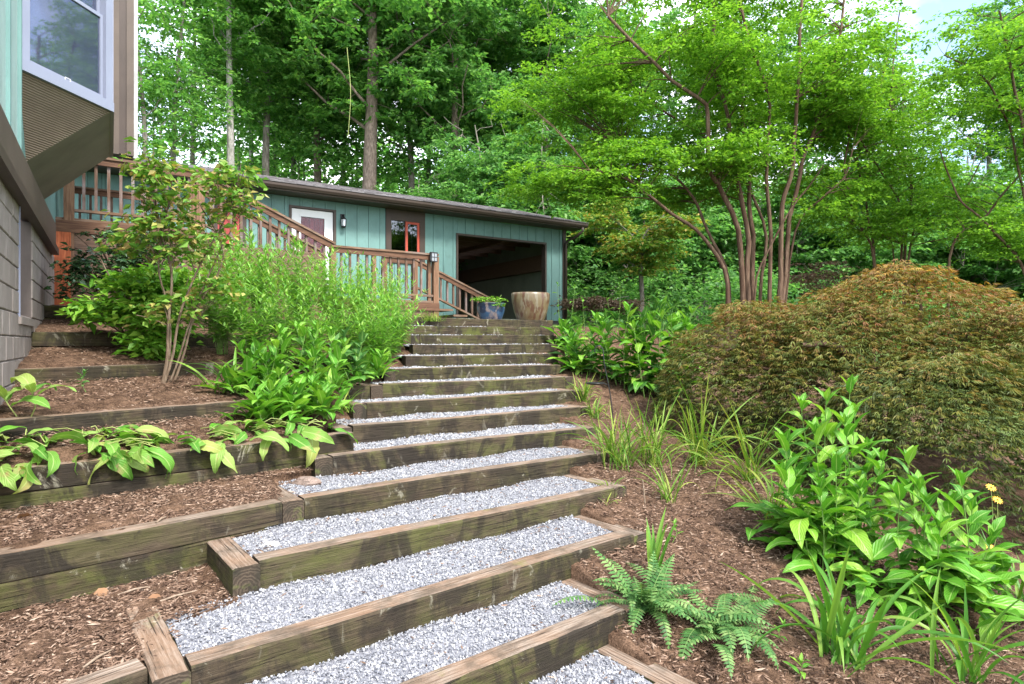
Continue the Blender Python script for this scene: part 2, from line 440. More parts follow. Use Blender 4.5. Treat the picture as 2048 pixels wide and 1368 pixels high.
# terrace timbers on the left: (two plan points of the front edge, height of the top)
def plan(px, py, z):
    dep = FOC * (CAMZ - z) / (py - 684.0); return ((px - 1024.0) / FOC * dep, dep)
TERR = []
for a, b, z, nc in (((304, 1335), (120, 1400), 0.316, 2), ((560, 1006), (0, 1110), 0.626, 3), ((676, 868), (0, 945), 0.936, 2),
                    ((400, 808), (60, 838), 1.215, 2), ((370, 728), (30, 738), 1.52, 2)):
    pa, pb = pq(*plan(*a, z)), pq(*plan(*b, z))
    s = (pa[1] - pb[1]) / (pa[0] - pb[0]); TERR.append(dict(q0=pa[1] - s * pa[0], s=s, z=z, n=nc))
TERR.append(dict(q0=8.1, s=0.10, z=1.85, n=2))
TERR.append(dict(q0=9.55, s=0.05, z=2.20, n=2))
SOILZ = [(0.29, 0.31), (0.60, 0.69), (0.92, 1.11), (1.20, 1.40), (1.50, 1.69), (1.83, 2.03), (2.18, 2.30)]   # front / back of each terrace
def q_terr(i, p): return TERR[i]['q0'] + TERR[i]['s'] * p if i < len(TERR) else 11.5 + 0 * p
def z_left(x, y):
    p, q = pq(x, y)
    for i in range(len(TERR) - 1, -1, -1):
        a = q_terr(i, p)
        if q >= a:
            b = q_terr(i + 1, p); f = min(1.0, (q - a) / max(b - a, 1e-3))
            return SOILZ[i][0] + (SOILZ[i][1] - SOILZ[i][0]) * f
    return 0.0
def ground_z(x, y):
    p, q = pq(x, y)
    if q > 11.3 or p > (p_left(q) + p_right(q)) / 2: return float(z_right(x, y))
    return z_left(x, y)
def foot(px, py):
    """where the ray through a pixel first meets the beds"""
    dep = 1.5
    while dep < 60:
        v = at(px, py, dep)
        if v.z <= ground_z(v.x, v.y): return Vector((v.x, v.y, ground_z(v.x, v.y)))
        dep += 0.02
    return at(px, py, 30)

# the big sheet
def stair_mask(p, q):
    return (q < 9.6) & (p < p_right(q) + 0.9) & (q > -1.5)
xs = np.concatenate([np.linspace(-400, -40, 10), np.linspace(-30, -8, 12), np.arange(-7, 9, 0.16), np.linspace(9.5, 40, 40), np.linspace(50, 400, 10)])
ys = np.concatenate([np.linspace(-60, -6, 8), np.arange(-4, 16, 0.16), np.linspace(16.5, 60, 60), np.linspace(70, 500, 12)])
X, Y = np.meshgrid(xs, ys)
P, Q = pq(X, Y)
Zg = z_right(np.clip(X, -60, 60), np.clip(Y, -20, 110)) - 0.035
Zg = np.where(X < -8, np.maximum(Zg, -1), Zg)
Zg = np.where(stair_mask(P, Q), np.minimum(Zg, zq(Q) - 0.75), Zg)
nx, ny = len(xs), len(ys)
idx = np.arange(nx * ny).reshape(ny, nx)
F = np.stack([idx[:-1, :-1], idx[:-1, 1:], idx[1:, 1:], idx[1:, :-1]], -1).reshape(-1, 4)
ground = obj('ground', mesh_np('ground', np.stack([X, Y, Zg], -1).reshape(-1, 3), F, LAWN, smooth=True))
tag(ground, 'grassy green ground sloping up behind the planting beds to the wood', 'ground', kind='structure')

def bed(name, P, Q, Z, label):
    X, Y = xy(P, Q)
    Zn = Z + 0.016 * np.sin(9 * X + 3 * Y) * np.sin(7 * Y) + 0.012 * np.sin(23 * X - 9 * Y) * np.sin(19 * Y + 5 * X) + RNG.normal(0, 0.008, P.shape)
    Zn = np.pad(Zn, 1, mode='edge'); X = np.pad(X, 1, mode='edge'); Y = np.pad(Y, 1, mode='edge')      # the soil goes down at the rim
    Zn[0, :] -= 0.25; Zn[-1, :] -= 0.25; Zn[:, 0] -= 0.25; Zn[:, -1] -= 0.25
    ny, nx = X.shape
    idx = np.arange(nx * ny).reshape(ny, nx)
    F = np.stack([idx[:-1, :-1], idx[:-1, 1:], idx[1:, 1:], idx[1:, :-1]], -1).reshape(-1, 4)
    o = obj(name, mesh_np(name, np.stack([X, Y, Zn], -1).reshape(-1, 3), F, SOIL, smooth=True))
    return tag(o, label, 'planting bed', kind='structure')

BEDL = ['mulched bed below the lowest long retaining timbers', 'mulched terrace behind the lowest retaining timbers', 'narrow mulched terrace with flopped green leaves',
        'mulched terrace where the leggy shrub grows', 'mulched terrace beside the concrete block wall', 'mulched terrace below the dark top timber', 'topmost mulched terrace at the foot of the deck']
for i in range(len(TERR)):
    vs_ = np.linspace(0, 1, 26); us = np.linspace(0, 1, 44)
    U, Vv = np.meshgrid(us, vs_)
    pm = 1.5
    qa = q_terr(i, pm); qb = float(q_terr(i + 1, pm))
    qr = qa + (qb - qa) * Vv
    # right limit: the left end of whichever step lies at that height on the slope
    kk = [pq(*STEP[k]['A']) for k in range(-1, 14)]
    pr = np.zeros_like(qr)
    for (pk, qk) in kk: pr = np.where(qr >= qk - 0.02, pk + 0.10, pr)
    if i >= 5: pr = np.where(qr > 9.0, 4.6, pr)
    Pb = -1.4 + (pr + 1.4) * U
    Qa, Qb = q_terr(i, Pb) + 0.06, q_terr(i + 1, Pb) + 0.05
    Qg = Qa + (Qb - Qa) * Vv
    Zb = SOILZ[i][0] + (SOILZ[i][1] - SOILZ[i][0]) * Vv
    bed('mulch_bed', Pb, Qg, Zb, BEDL[i])
q_ = np.linspace(-1.2, 9.4, 150); u_ = np.linspace(0, 1, 80)
Ug, Qg = np.meshgrid(u_, q_)
def p_edge(q):
    """right edge of the flight, stepping out from one tread to the next"""
    r = np.full_like(q, pq(*STEP[-1]['B'])[0])
    for k in range(-1, 14):
        b = pq(*STEP[k]['B']); r = np.where(q >= b[1] + 0.15, np.maximum(r, b[0]) if k < 9 else np.maximum(r, b[0]), r)
    return r
pr0 = p_edge(Qg)
Pg = pr0 - 0.07 + Ug ** 1.3 * 9.0
Xg, Yg = xy(Pg, Qg)
bed('mulch_bed', Pg, Qg, z_right(Xg, Yg), 'sloping mulch bed to the right of the garden stairs')

q_ = np.linspace(5.75, 9.5, 70); u_ = np.linspace(0, 1, 40)
Ug, Qg = np.meshgrid(u_, q_)
bed('mulch_bed', -0.2 + (p_left(Qg) + 0.55) * Ug, Qg, zq(Qg - 0.1) - 0.16, 'low strip of soil between the terraces and the stairs')

_a3, _a5 = pq(*STEP[3]['A']), pq(*STEP[5]['A'])
Ug, Qg = np.meshgrid(np.linspace(_a3[0] - 0.3, _a5[0] + 0.05, 16), np.linspace(_a3[1] + 0.60, _a5[1] + 0.02, 10))
bed('mulch_bed', Ug, Qg, 0.612 + 0 * Ug, 'small patch of mulch around the brown rock')

# ------------------------------------------------------------------ timbers
def timber(parent, A, d2, L, z, depth=0.15, h=0.19, name='timber', wear=1.0):
    """squared timber: A = plan point of the left end of its front top edge"""
    n = max(3, int(L / 0.07)); ch = 0.009
    ring = [(0, -h), (0, -ch), (ch, 0), (depth - ch, 0), (depth, -ch), (depth, -h)]
    ph = random.uniform(0, 50)
    Vv, Ff, mi = [], [], []
    for i in range(n + 1):
        x = L * i / n
        sag = 0.006 * math.sin(x * 1.7 + ph) * wear; bow = 0.006 * math.sin(x * 1.1 + ph * 2) * wear
        for j, (y, zz) in enumerate(ring):
            nz = noise.noise(Vector((x * 6 + ph, j * 3.1, ph)))
            e = 0.013 * wear * abs(noise.noise(Vector((x * 9 + ph, ph, 3.3)))) if j in (1, 2) else 0.0
            yy = y + bow + 0.0025 * nz + (e if j == 1 else 0) * 0.4 + (e if j == 2 else 0)
            Vv.append((x, yy, zz + sag + 0.002 * nz - (e if j == 1 else 0)))
    m = len(ring)
    for i in range(n):
        for j in range(m):
            a = i * m + j; b = i * m + (j + 1) % m
            Ff.append((a, b, b + m, a + m)); mi.append({0: 0, 1: 0, 2: 1, 3: 1, 4: 0, 5: 0}[j])
    Ff.append(tuple(range(m))[::-1]); mi.append(2)
    Ff.append(tuple(n * m + j for j in range(m))); mi.append(2)
    me = bpy.data.meshes.new(name); me.from_pydata(Vv, [], [f[::-1] for f in Ff])
    for x in TIMBER: me.materials.append(x)
    me.polygons.foreach_set('material_index', mi); me.update()
    ang = math.atan2(d2[1], d2[0])
    return obj(name, me, parent, Matrix.Translation((A[0], A[1], z)) @ Matrix.Rotation(ang, 4, 'Z'))

stairs = empty('garden_stairs', (STEP[0]['A'][0], STEP[0]['A'][1], step_z(-1)), 0,
               'long flight of timber edged garden steps filled with grey gravel', 'stairs')
W_T = 0.15
TREADS = {}
for k in range(-1, 14):
    s = STEP[k]; A, B, d2, n2, z = s['A'], s['B'], s['d'], s['n'], s['z']
    L = float(np.linalg.norm(B - A))
    lb, rb = (k not in (9, 10, 12, 13)), (k < 8)
    a0 = A + d2 * (W_T + 0.004) if lb else A
    Lf = L - (W_T + 0.004) * (lb + rb)
    timber(stairs, a0, d2, Lf, z, W_T + random.uniform(-0.004, 0.006), 0.21)
    back = -n2
    run = 0.95 if k < 9 else 0.6
    # return timbers run back into the slope; their end grain faces the foot of the stairs
    for side, on in ((0, lb), (1, rb)):
        if not on: continue
        corner = (A if side == 0 else B - d2 * W_T)
        st = corner + n2 * (-0.004)
        # local x = uphill (n2), so the "front" long side is the right-hand side of that direction
        timber(stairs, st + d2 * W_T, n2, run, z - 0.003 - 0.004 * random.random(), W_T, 0.2)
    # gravel tread
    nxt = STEP.get(k + 1)
    fl = a0 + n2 * (W_T - 0.01) - d2 * 0.005; fr = A + d2 * (L - (W_T if rb else 0)) + n2 * (W_T - 0.01)
    def to_next(pt):
        if nxt is None: return pt + n2 * 0.9
        nn, A2 = nxt['n'], nxt['A']
        t = ((A2 - pt) @ nn) / (n2 @ nn); return pt + n2 * (t + 0.02)
    TREADS[k] = (fl, fr, to_next(fr), to_next(fl), z - 0.028)

def quad_pts(c, u, v):
    fl, fr, br, bl = [np.asarray(x) for x in c[:4]]
    u = u[:, None]; v = v[:, None]
    return (fl * (1 - u) + fr * u) * (1 - v) + (bl * (1 - u) + br * u) * v

base = MB()
SV, SF = [], []; off = 0
OCT = np.array([(1,0,0),(-1,0,0),(0,1,0),(0,-1,0),(0,0,1),(0,0,-1)], float)
OCF = np.array([(0,2,4),(2,1,4),(1,3,4),(3,0,4),(2,0,5),(1,2,5),(3,1,5),(0,3,5)])
def rand_rot(n, rng):
    q = rng.normal(size=(n, 4)); q /= np.linalg.norm(q, axis=1)[:, None]
    w, x, y, z = q.T
    return np.stack([1-2*(y*y+z*z), 2*(x*y-z*w), 2*(x*z+y*w), 2*(x*y+z*w), 1-2*(x*x+z*z), 2*(y*z-x*w), 2*(x*z-y*w), 2*(y*z+x*w), 1-2*(x*x+y*y)], -1).reshape(n, 3, 3)
for k, c in TREADS.items():
    fl, fr, br, bl, z = c
    gu, gv = np.meshgrid(np.linspace(0, 1, 25), np.linspace(0, 1, 7)); gu, gv = gu.ravel(), gv.ravel(); gp = quad_pts(c, gu, gv)
    gh_ = z - 0.001 + 0.016 * np.sin(gv * math.pi) + 0.010 * np.sin(gu * 17 + k) * np.sin(gv * 5) + 0.012 * (gv > 0.9)
    base.add([(gp[i, 0], gp[i, 1], gh_[i]) for i in range(len(gu))], [(a * 25 + b, a * 25 + b + 1, a * 25 + b + 26, a * 25 + b + 25) for a in range(6) for b in range(24)])
    area = float(np.linalg.norm(fr - fl) * np.linalg.norm(bl - fl))
    r = 0.0078 if k < 0 else 0.0062 if k < 4 else (0.0090 if k < 7 else 0.0135)
    n = int(min(area / (r * r * 4) * 1.5, 12500))
    u, v = RNG.random(n), RNG.random(n)
    pts = quad_pts(c, u, v)
    hump = 0.016 * np.sin(v * math.pi) + 0.010 * np.sin(u * 17 + k) * np.sin(v * 5) + 0.012 * (v > 0.9)
    rr = r * np.exp(RNG.normal(0, 0.28, n))
    zz = z + hump + RNG.uniform(-0.004, 0.007, n)
    loc = np.stack([pts[:, 0], pts[:, 1], zz], -1)
    sh = OCT[None] * rr[:, None, None] * RNG.uniform(0.55, 1.35, (n, 6, 3))
    sh = np.einsum('nij,nkj->nki', rand_rot(n, RNG), sh)
    SV.append((loc[:, None] + sh).reshape(-1, 3))
    SF.append((np.arange(n) * 6)[:, None, None] + OCF[None] + off); SF[-1] = SF[-1].reshape(-1, 3); off += n * 6
base.build('gravel_bed', GRAVBASE, stairs, Matrix.Identity(4))
gravel = obj('gravel', mesh_np('gravel', np.concatenate(SV), np.concatenate(SF), GRAVEL))
tag(gravel, 'crushed pale grey gravel filling the stair treads', 'gravel', kind='stuff')

# terrace retaining walls
TLAB = ['low retaining timber at the lower left corner left of the gravel steps', 'longest and lowest mossy retaining wall of stacked timbers on the left',
        'mossy timber retaining wall with green leaves flopping over its top', 'single weathered retaining timber behind the flopped leaves',
        'grey weathered retaining timber running from the block wall behind the leggy shrub stems', 'dark retaining timber below the bright green shrub', 'topmost dark retaining timber at the foot of the red cedar plank']
for i, T in enumerate(TERR):
    pl = -1.3
    if i == 0: pr = pq(*STEP[1]['A'])[0]
    elif i == 1: pr = pq(*STEP[3]['A'])[0]
    elif i == 2: pr = pq(*STEP[5]['A'])[0]
    elif i == 3: pr = 2.3
    elif i == 4: pr = 3.6
    elif i == 5: pr = 4.0
    else: pr = 2.6
    a = np.array(xy(pl, q_terr(i, pl))); b = np.array(xy(pr - 0.006, q_terr(i, pr)))
    d2 = (b - a) / np.linalg.norm(b - a); n2 = np.array((-d2[1], d2[0]))
    w = empty('retaining_wall', (b[0], b[1], T['z'] - 0.4), 0, TLAB[i], 'retaining wall')
    Lw = float(np.linalg.norm(b - a))
    for c in range(T['n']):
        sh = 0.0 if c == 0 else 0.012 * c
        extra = 0 if c == 0 or i != 1 else -0.10
        timber(w, a + n2 * (0.006 * random.uniform(-1, 1) - sh * 0), d2, Lw + extra, T['z'] - c * 0.152, 0.15, 0.147)
# side timbers left of the upper steps (half hidden in leaves)
for k, L in ((7, 1.1), (11, 0.9), (12, 1.3), (13, 1.2)):
    s = STEP[k]; w = empty('retaining_wall', (*(s['A'] - s['d'] * L), s['z'] - 0.2), 0,
                           {7: 'short timber edging left of the middle steps, half hidden by leaves', 11: 'reddish timber edging left of the third step from the top', 12: 'timber edging left of the second step from the top', 13: 'timber edging left of the top step under the deck landing'}[k], 'retaining wall')
    timber(w, s['A'] - s['d'] * (L + 0.006), s['d'], L, s['z'] - 0.004, 0.15, 0.2)

# ------------------------------------------------------------------ bark mulch
def chips(pts, n_scale, rng, lmin=0.012, lmax=0.075):
    n = len(pts)
    L = np.exp(rng.uniform(np.log(lmin), np.log(lmax), n)) * n_scale; Wd = rng.uniform(0.0018, 0.006, n) * n_scale; T = rng.uniform(0.0015, 0.004, n) * n_scale
    yaw = rng.uniform(0, 2 * np.pi, n); pit = rng.normal(0, 0.22, n)
    d = np.stack([np.cos(yaw) * np.cos(pit), np.sin(yaw) * np.cos(pit), np.sin(pit)], -1)
    s = np.stack([-np.sin(yaw), np.cos(yaw), np.zeros(n)], -1); u = np.cross(d, s)
    c = pts + np.array((0, 0, 0.004))
    V = np.stack([c - d * (L / 2)[:, None], c + d * (L / 2)[:, None], c + s * Wd[:, None] - u * T[:, None] * 0.5, c + u * T[:, None] * 1.2 + d * (L * 0.1)[:, None], c - s * Wd[:, None] - u * T[:, None] * 0.5], 1)
    F = np.array([(0,2,3),(0,3,4),(0,4,2),(1,3,2),(1,4,3),(1,2,4)])
    return V.reshape(-1, 3), ((np.arange(n) * 5)[:, None, None] + F[None]).reshape(-1, 3)
pts = []
for i in range(4):
    dens = [11000, 13000, 6500, 7500][i]
    v = RNG.random(dens); qa, qb = q_terr(i, 1.5), float(q_terr(i + 1, 1.5)); qm = qa + (qb - qa) * v
    kk = [pq(*STEP[k]['A']) for k in range(-1, 14)]; pr = np.zeros(dens)
    for (pk, qk) in kk: pr = np.where(qm >= qk - 0.02, pk + 0.06, pr)
    p = -0.9 + (pr + 0.9) * RNG.random(dens)
    q = q_terr(i, p) + 0.13 + (q_terr(i + 1, p) - q_terr(i, p) - 0.14) * v
    x, y = xy(p, q); z = SOILZ[i][0] + (SOILZ[i][1] - SOILZ[i][0]) * v
    pts.append(np.stack([x, y, z + RNG.uniform(-0.004, 0.012, dens)], -1))
for i in (4, 5, 6):
    dens = 2200; v = RNG.random(dens); p = -0.9 + 3.4 * RNG.random(dens)
    q = q_terr(i, p) + 0.14 + (q_terr(i + 1, p) - q_terr(i, p) - 0.15) * v
    x, y = xy(p, q); pts.append(np.stack([x, y, SOILZ[i][0] + (SOILZ[i][1] - SOILZ[i][0]) * v + RNG.uniform(-0.003, 0.012, dens)], -1))
n = 82000
q = -0.2 + 8.4 * RNG.random(n) ** 1.35; p = p_edge(q) - 0.02 + RNG.uniform(0, 1, n) ** 1.2 * 5.4
x, y = xy(p, q)
keep = RNG.random(n) < np.clip((4.2 / np.maximum(y, 1.0)) ** 2.0, 0.08, 1)
keep &= (y > 1.2) & (x / np.maximum(y, 0.1) < 1.0)
x, y = x[keep], y[keep]
pts.append(np.stack([x, y, z_right(x, y) + RNG.uniform(-0.004, 0.014, len(x))], -1))
for k in range(-1, 6):                                   # bits of mulch strewn over the gravel
    m_ = 130; c = TREADS[k]; u = RNG.random(m_) ** np.where(RNG.random(m_) < 0.5, 3.0, 0.33); v = RNG.random(m_)
    pp = quad_pts(c, u, v); pts.append(np.stack([pp[:, 0], pp[:, 1], c[4] + 0.016 * np.sin(v * math.pi) + 0.012 + 0 * v], -1))
m_ = 900
x, y = xy(RNG.uniform(_a3[0] - 0.2, _a5[0], m_), RNG.uniform(_a3[1] + 0.62, _a5[1], m_))
pts.append(np.stack([x, y, 0.612 + RNG.uniform(0, 0.012, m_)], -1))
allp = np.concatenate(pts)
m_ = 15000                                                # coarser shreds lying on top of the near part of the right bed
q = RNG.uniform(0.2, 4.6, m_); p = p_edge(q) + RNG.random(m_) * 3.2; x, y = xy(p, q)
ok_ = (y > 2.0) & (y < 6.5) & (np.abs(x / y) < 1.05)
x, y = x[ok_], y[ok_]
V2, F2 = chips(np.stack([x, y, z_right(x, y) + RNG.uniform(0.004, 0.026, len(x))], -1), 1.35, RNG, 0.014, 0.06)
V1, F1 = chips(allp, 1.1, RNG, 0.010, 0.062)
F1 = np.concatenate([F1, F2 + len(V1)]); V1 = np.concatenate([V1, V2])
mulch = obj('bark_mulch', mesh_np('bark_mulch', V1, F1, MULCHM))
tag(mulch, 'shredded brown bark mulch covering the planting beds', 'mulch', kind='stuff')
# ------------------------------------------------------------------ house on the left (local x runs along the wall away from the camera, -y is the garden side)
house = empty('house', (-0.81, 0, 0), math.radians(123.0), 'house corner with teal siding, bay window and painted block foundation', 'house')
HM = MW[house.name]
OPX0, OPX1, OPZ = 6.56, 7.70, 1.98
BL = {}
def block_mesh(w):
    key = round(w, 3)
    if key not in BL:
        b = 0.007; m = MB()
        x0, x1, z0, z1 = 0.004, w - 0.004, 0.004, 0.196
        m.add([(x0 + b, 0, z0 + b), (x1 - b, 0, z0 + b), (x1 - b, 0, z1 - b), (x0 + b, 0, z1 - b), (x0, b, z0), (x1, b, z0), (x1, b, z1), (x0, b, z1),
               (x0, 0.19, z0), (x1, 0.19, z0), (x1, 0.19, z1), (x0, 0.19, z1)],
              [(0, 1, 2, 3), (0, 4, 5, 1), (1, 5, 6, 2), (2, 6, 7, 3), (3, 7, 4, 0), (4, 8, 9, 5), (5, 9, 10, 6), (6, 10, 11, 7), (7, 11, 8, 4)])
        BL[key] = m.mesh('concrete_block', BLOCK)
    return BL[key]
for r in range(12):
    z = 0.60 + r * 0.2
    x = 3.56 - (0.2 if r % 2 else 0.0)
    while x < 10.9:
        x1 = x + 0.4
        spans = [(x, x1)]
        if z + 0.1 > OPZ:
            spans = [(a, b) for a, b in ((x, min(x1, OPX0)), (max(x, OPX1), x1)) if b - a > 0.05]
        for a, b in spans:
            obj('concrete_block', block_mesh(b - a), house, HM @ Matrix.Translation((a, random.uniform(-0.003, 0.003), z)))
        x = x1
m = MB(); m.box(3.3, OPX0, 0.012, 0.18, 0.5, 3.0); m.box(OPX1, 11.0, 0.012, 0.18, 0.5, 3.0); m.box(OPX0, OPX1, 0.012, 0.18, 0.5, OPZ)
m.build('mortar', MORTAR, house)
m = MB(); m.box(OPX0 - 0.3, OPX1 + 0.5, 0.55, 0.6, 1.6, 3.05); m.build('recess_back', MORTAR, house)
m = MB()
for r in range(6): m.box(OPX1 + 0.002, OPX1 + 0.3, 0.19, 0.56, OPZ - 0.18 + r * 0.2 + 0.004, OPZ - 0.18 + r * 0.2 + 0.196)
m.build('recess_jamb', BLOCK, house)
m = MB(); m.box(OPX0 - 0.012, OPX0 + 0.004, -0.012, 0.02, OPZ - 0.06, 3.0); m.build('metal_strip', FRAMEW, house)
m = MB(); m.box(OPX0 - 0.02, OPX1 + 0.05, -0.02, 0.2, OPZ - 0.07, OPZ - 0.005); m.build('ledge', BLOCK, house)
m = MB(); m.box(3.0, 10.2, -0.052, 0.10, 3.02, 3.375); m.build('band_board', BROWN, house)
m = MB(); m.box(3.0, 10.2, -0.085, 0.0, 2.955, 3.04); m.build('ledger', TRIM, house)
# siding boards
x = 3.0
while x < 14.0:
    w = 0.205
    m = MB(); m.box(x + 0.002, x + w - 0.002, -0.012, 0.05, 3.38, 8.2); m.build('siding_board', TEAL_LIT if x < 6.6 else TEAL, house)
    x += w
for xb in (5.62, 6.33):
    m = MB(); m.box(xb, xb + 0.05, -0.04, -0.012, 3.3, 8.2); m.build('batten', TEAL, house)
# bay window
P0, P1, P2, P3 = (6.43, 0.0), (7.19, -0.68), (9.0, -0.68), (9.76, 0.0)
SZ = 4.15
def wall_frame(a, b):
    """matrix whose x runs from a to b along a wall, y points inwards"""
    d = Vector((b[0] - a[0], b[1] - a[1], 0)).normalized(); n = Vector((-d.y, d.x, 0))
    R = Matrix.Identity(4)
    R.col[0][:3] = d; R.col[1][:3] = n; R.col[3][:3] = (a[0], a[1], 0)
    return HM @ R, math.hypot(b[0] - a[0], b[1] - a[1])
def window_unit(a, b, name='bay_window_sash'):
    Mx, L = wall_frame(a, b)
    root = bpy.data.objects.new('bay_window', MB().box(-0.01, L + 0.01, -0.035, 0.09, SZ - 0.02, SZ + 0.075).mesh('bay_window', FRAMEW))
    link(root, Mx, house)
    def p(nm, mt, *boxes):
        q = MB()
        for bx in boxes: q.box(*bx)
        return q.build(nm, mt, root, Mx)
    p('frame', FRAMEW, (0.0, 0.085, -0.03, 0.08, SZ + 0.077, SZ + 2.3), (L - 0.085, L, -0.03, 0.08, SZ + 0.077, SZ + 2.3), (0.0, L, -0.028, 0.08, SZ + 2.302, SZ + 2.42))
    z0, z1, zm = SZ + 0.08, SZ + 2.3, SZ + 0.93
    x0, x1 = 0.088, L - 0.088
    p('lower_sash', FRAMEW, (x0, x0 + 0.035, 0.0, 0.035, z0, zm), (x1 - 0.035, x1, 0.0, 0.035, z0, zm), (x0 + 0.036, x1 - 0.036, 0.0, 0.035, z0, z0 + 0.03), (x0 + 0.036, x1 - 0.036, 0.0, 0.035, zm - 0.035, zm))
    p('upper_sash', FRAMEW, (x0, x0 + 0.035, 0.037, 0.07, zm - 0.03, z1), (x1 - 0.035, x1, 0.037, 0.07, zm - 0.03, z1), (x0 + 0.036, x1 - 0.036, 0.037, 0.07, zm - 0.03, zm + 0.01))
    p('pane', GLASS_S, (x0 + 0.034, x1 - 0.034, 0.014, 0.02, z0 + 0.028, zm - 0.033))
    p('pane', GLASS_S, (x0 + 0.034, x1 - 0.034, 0.05, 0.056, zm + 0.008, z1))
    p('sash_lift', WHITE, (L * 0.47, L * 0.53, -0.006, 0.0, z0 + 0.004, z0 + 0.008), (L * 0.47, L * 0.53, -0.006, 0.0, z0 + 0.03, z0 + 0.034), (L * 0.47, L * 0.474, -0.006, 0.0, z0 + 0.0082, z0 + 0.0298), (L * 0.526, L * 0.53, -0.006, 0.0, z0 + 0.0082, z0 + 0.0298))
window_unit(P0, P1); window_unit(P1, P2); window_unit(P2, P3)
zt, zb = SZ - 0.022, 3.46
Q1, Q2 = (6.98, -0.013), (8.86, -0.013)
def m_ribbed():
    t = NT('ribbed_brown_plywood')
    g = t.noise(t.co('Object', (1, 1, 1)), 3.0, 4)
    w = t.n('ShaderNodeTexWave', 'Fac', dict(bands_direction='Z'), Vector=t.co('Object', (1, 1, 1), jitter=False), Scale=16.0, Distortion=0.8, Detail=2.0)
    col = t.mix(t.ramp(w, [(0.1, 0.6), (0.35, 0.0)]), t.ramp(g, [(0.3, (0.15, 0.115, 0.085)), (0.7, (0.21, 0.165, 0.12))]), (0.07, 0.052, 0.04))
    return t.done(t.bsdf(col, 0.7, t.bump(w, 0.6, 0.01), 0.2))
RIB = m_ribbed()
BAYB = m_paint('brown_bay_soffit', (0.135, 0.125, 0.10), 0.3, 0.6)
m = MB(); m.add([(*P0, zt), (*P1, zt), (*Q1, zb)], [(0, 2, 1)]); m.build('ribbed_panel', RIB, house)
m = MB(); m.add([(*P1, zt), (*P2, zt), (*Q2, zb), (*Q1, zb)], [(0, 3, 2, 1)]); m.build('soffit_panel', BAYB, house)
m = MB(); m.add([(*P2, zt), (*P3, zt), (*Q2, zb)], [(0, 2, 1)]); m.build('ribbed_panel', RIB, house)
m = MB(); m.add([(P0[0] + 0.03, -0.02, SZ + 2.42), (P1[0], P1[1] + 0.02, SZ + 2.42), (P2[0], P2[1] + 0.02, SZ + 2.42), (P3[0] - 0.03, -0.02, SZ + 2.42)], [(0, 1, 2, 3)]); m.build('bay_ceiling', WHITE, house)
m = MB(); m.add([(P0[0] + 0.03, -0.02, SZ - 0.01), (P1[0], P1[1] + 0.02, SZ - 0.01), (P2[0], P2[1] + 0.02, SZ - 0.01), (P3[0] - 0.03, -0.02, SZ - 0.01)], [(0, 1, 2, 3)]); m.build('bay_seat', WHITE, house)
m = MB(); m.box(P0[0] + 0.06, P3[0] - 0.06, -0.03, -0.014, SZ, SZ + 2.4); m.build('dark_room', DARKIN, house)
CURT = m_paint('dark_red_curtain', (0.16, 0.03, 0.04), 0.3, 0.8)
m = MB()
for i in range(14): m.box(7.5 + i * 0.1, 7.56 + i * 0.1, -0.12, -0.07, SZ + 1.05, SZ + 2.38)
m.build('curtain', CURT, house)
# chimney chase beyond the bay
m = MB(); m.box(11.17, 12.3, -0.985, -0.012, 4.74, 10.0); m.build('chimney_chase', TRIM, house)
for y0, y1 in ((-1.0, -0.90), (-0.80, -0.70), (-0.40, -0.28)):
    m = MB(); m.box(11.145, 11.169, y0, y1, 4.72, 10.0); m.build('corner_board', BROWN, house)
m = MB(); m.box(11.2, 12.35, -1.055, -0.987, 4.70, 10.0); m.build('stucco_edge', STUCCO, house)

# ------------------------------------------------------------------ garage (local x along the front, y into the building)
GA = math.radians(33.0)
garage = empty('garage', (-5.236, 14.7, 0), GA, 'low teal garage with board siding, grey shingle roof and one open bay', 'garage')
GM = MW[garage.name]
FZ, WT = 2.40, 5.2
OPEN = [(-0.05, 1.05, 0.0, 4.97), (2.35, 3.46, 3.82, 5.3), (4.45, 7.43, 0.0, 4.71)]
def g_box(name, mat, *b, parent=None):
    q = MB()
    for x in b: q.box(*x)
    return q.build(name, mat, parent or garage, GM)
cuts = sorted([-7.0] + [c for o in OPEN for c in o[:2]] + [8.1])
for a, b in zip(cuts[:-1], cuts[1:]):
    x = a; wide = True
    while x < b - 0.005:
        w = min(0.245 if wide else 0.055, b - x)
        xm = x + w / 2
        zs = [(FZ, WT)]
        for o in OPEN:
            if o[0] < xm < o[1]: zs = [(lo, hi) for lo, hi in ((FZ, o[2]), (o[3], WT)) if hi - lo > 0.05]
        for lo, hi in zs:
            if wide: g_box('siding_board', TEAL, (x + 0.003, x + w - 0.003, 0.0, 0.02, lo, hi))
            else: g_box('batten', TEAL, (x + 0.002, x + w - 0.002, -0.012, 0.02, lo, hi))
        x += w; wide = not wide
g_box('wall_core', DARKIN, (-7, -0.05, 0.022, 0.14, FZ - 0.3, WT), (1.05, 2.35, 0.022, 0.14, FZ - 0.3, WT), (2.351, 3.459, 0.022, 0.14, FZ - 0.3, 3.80), (3.46, 4.45, 0.022, 0.14, FZ - 0.3, WT),
      (7.43, 8.1, 0.022, 0.14, FZ - 0.3, WT), (4.451, 7.429, 0.022, 0.14, 4.72, WT), (-0.049, 1.049, 0.022, 0.14, 4.98, WT))
g_box('side_wall', CONC, (8.0, 8.098, 0.142, 7.0, FZ - 0.3, WT + 0.1))
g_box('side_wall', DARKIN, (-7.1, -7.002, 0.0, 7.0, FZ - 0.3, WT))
g_box('inner_wall', CONC, (3.9, 4.0, 0.142, 6.9, FZ - 0.3, WT))
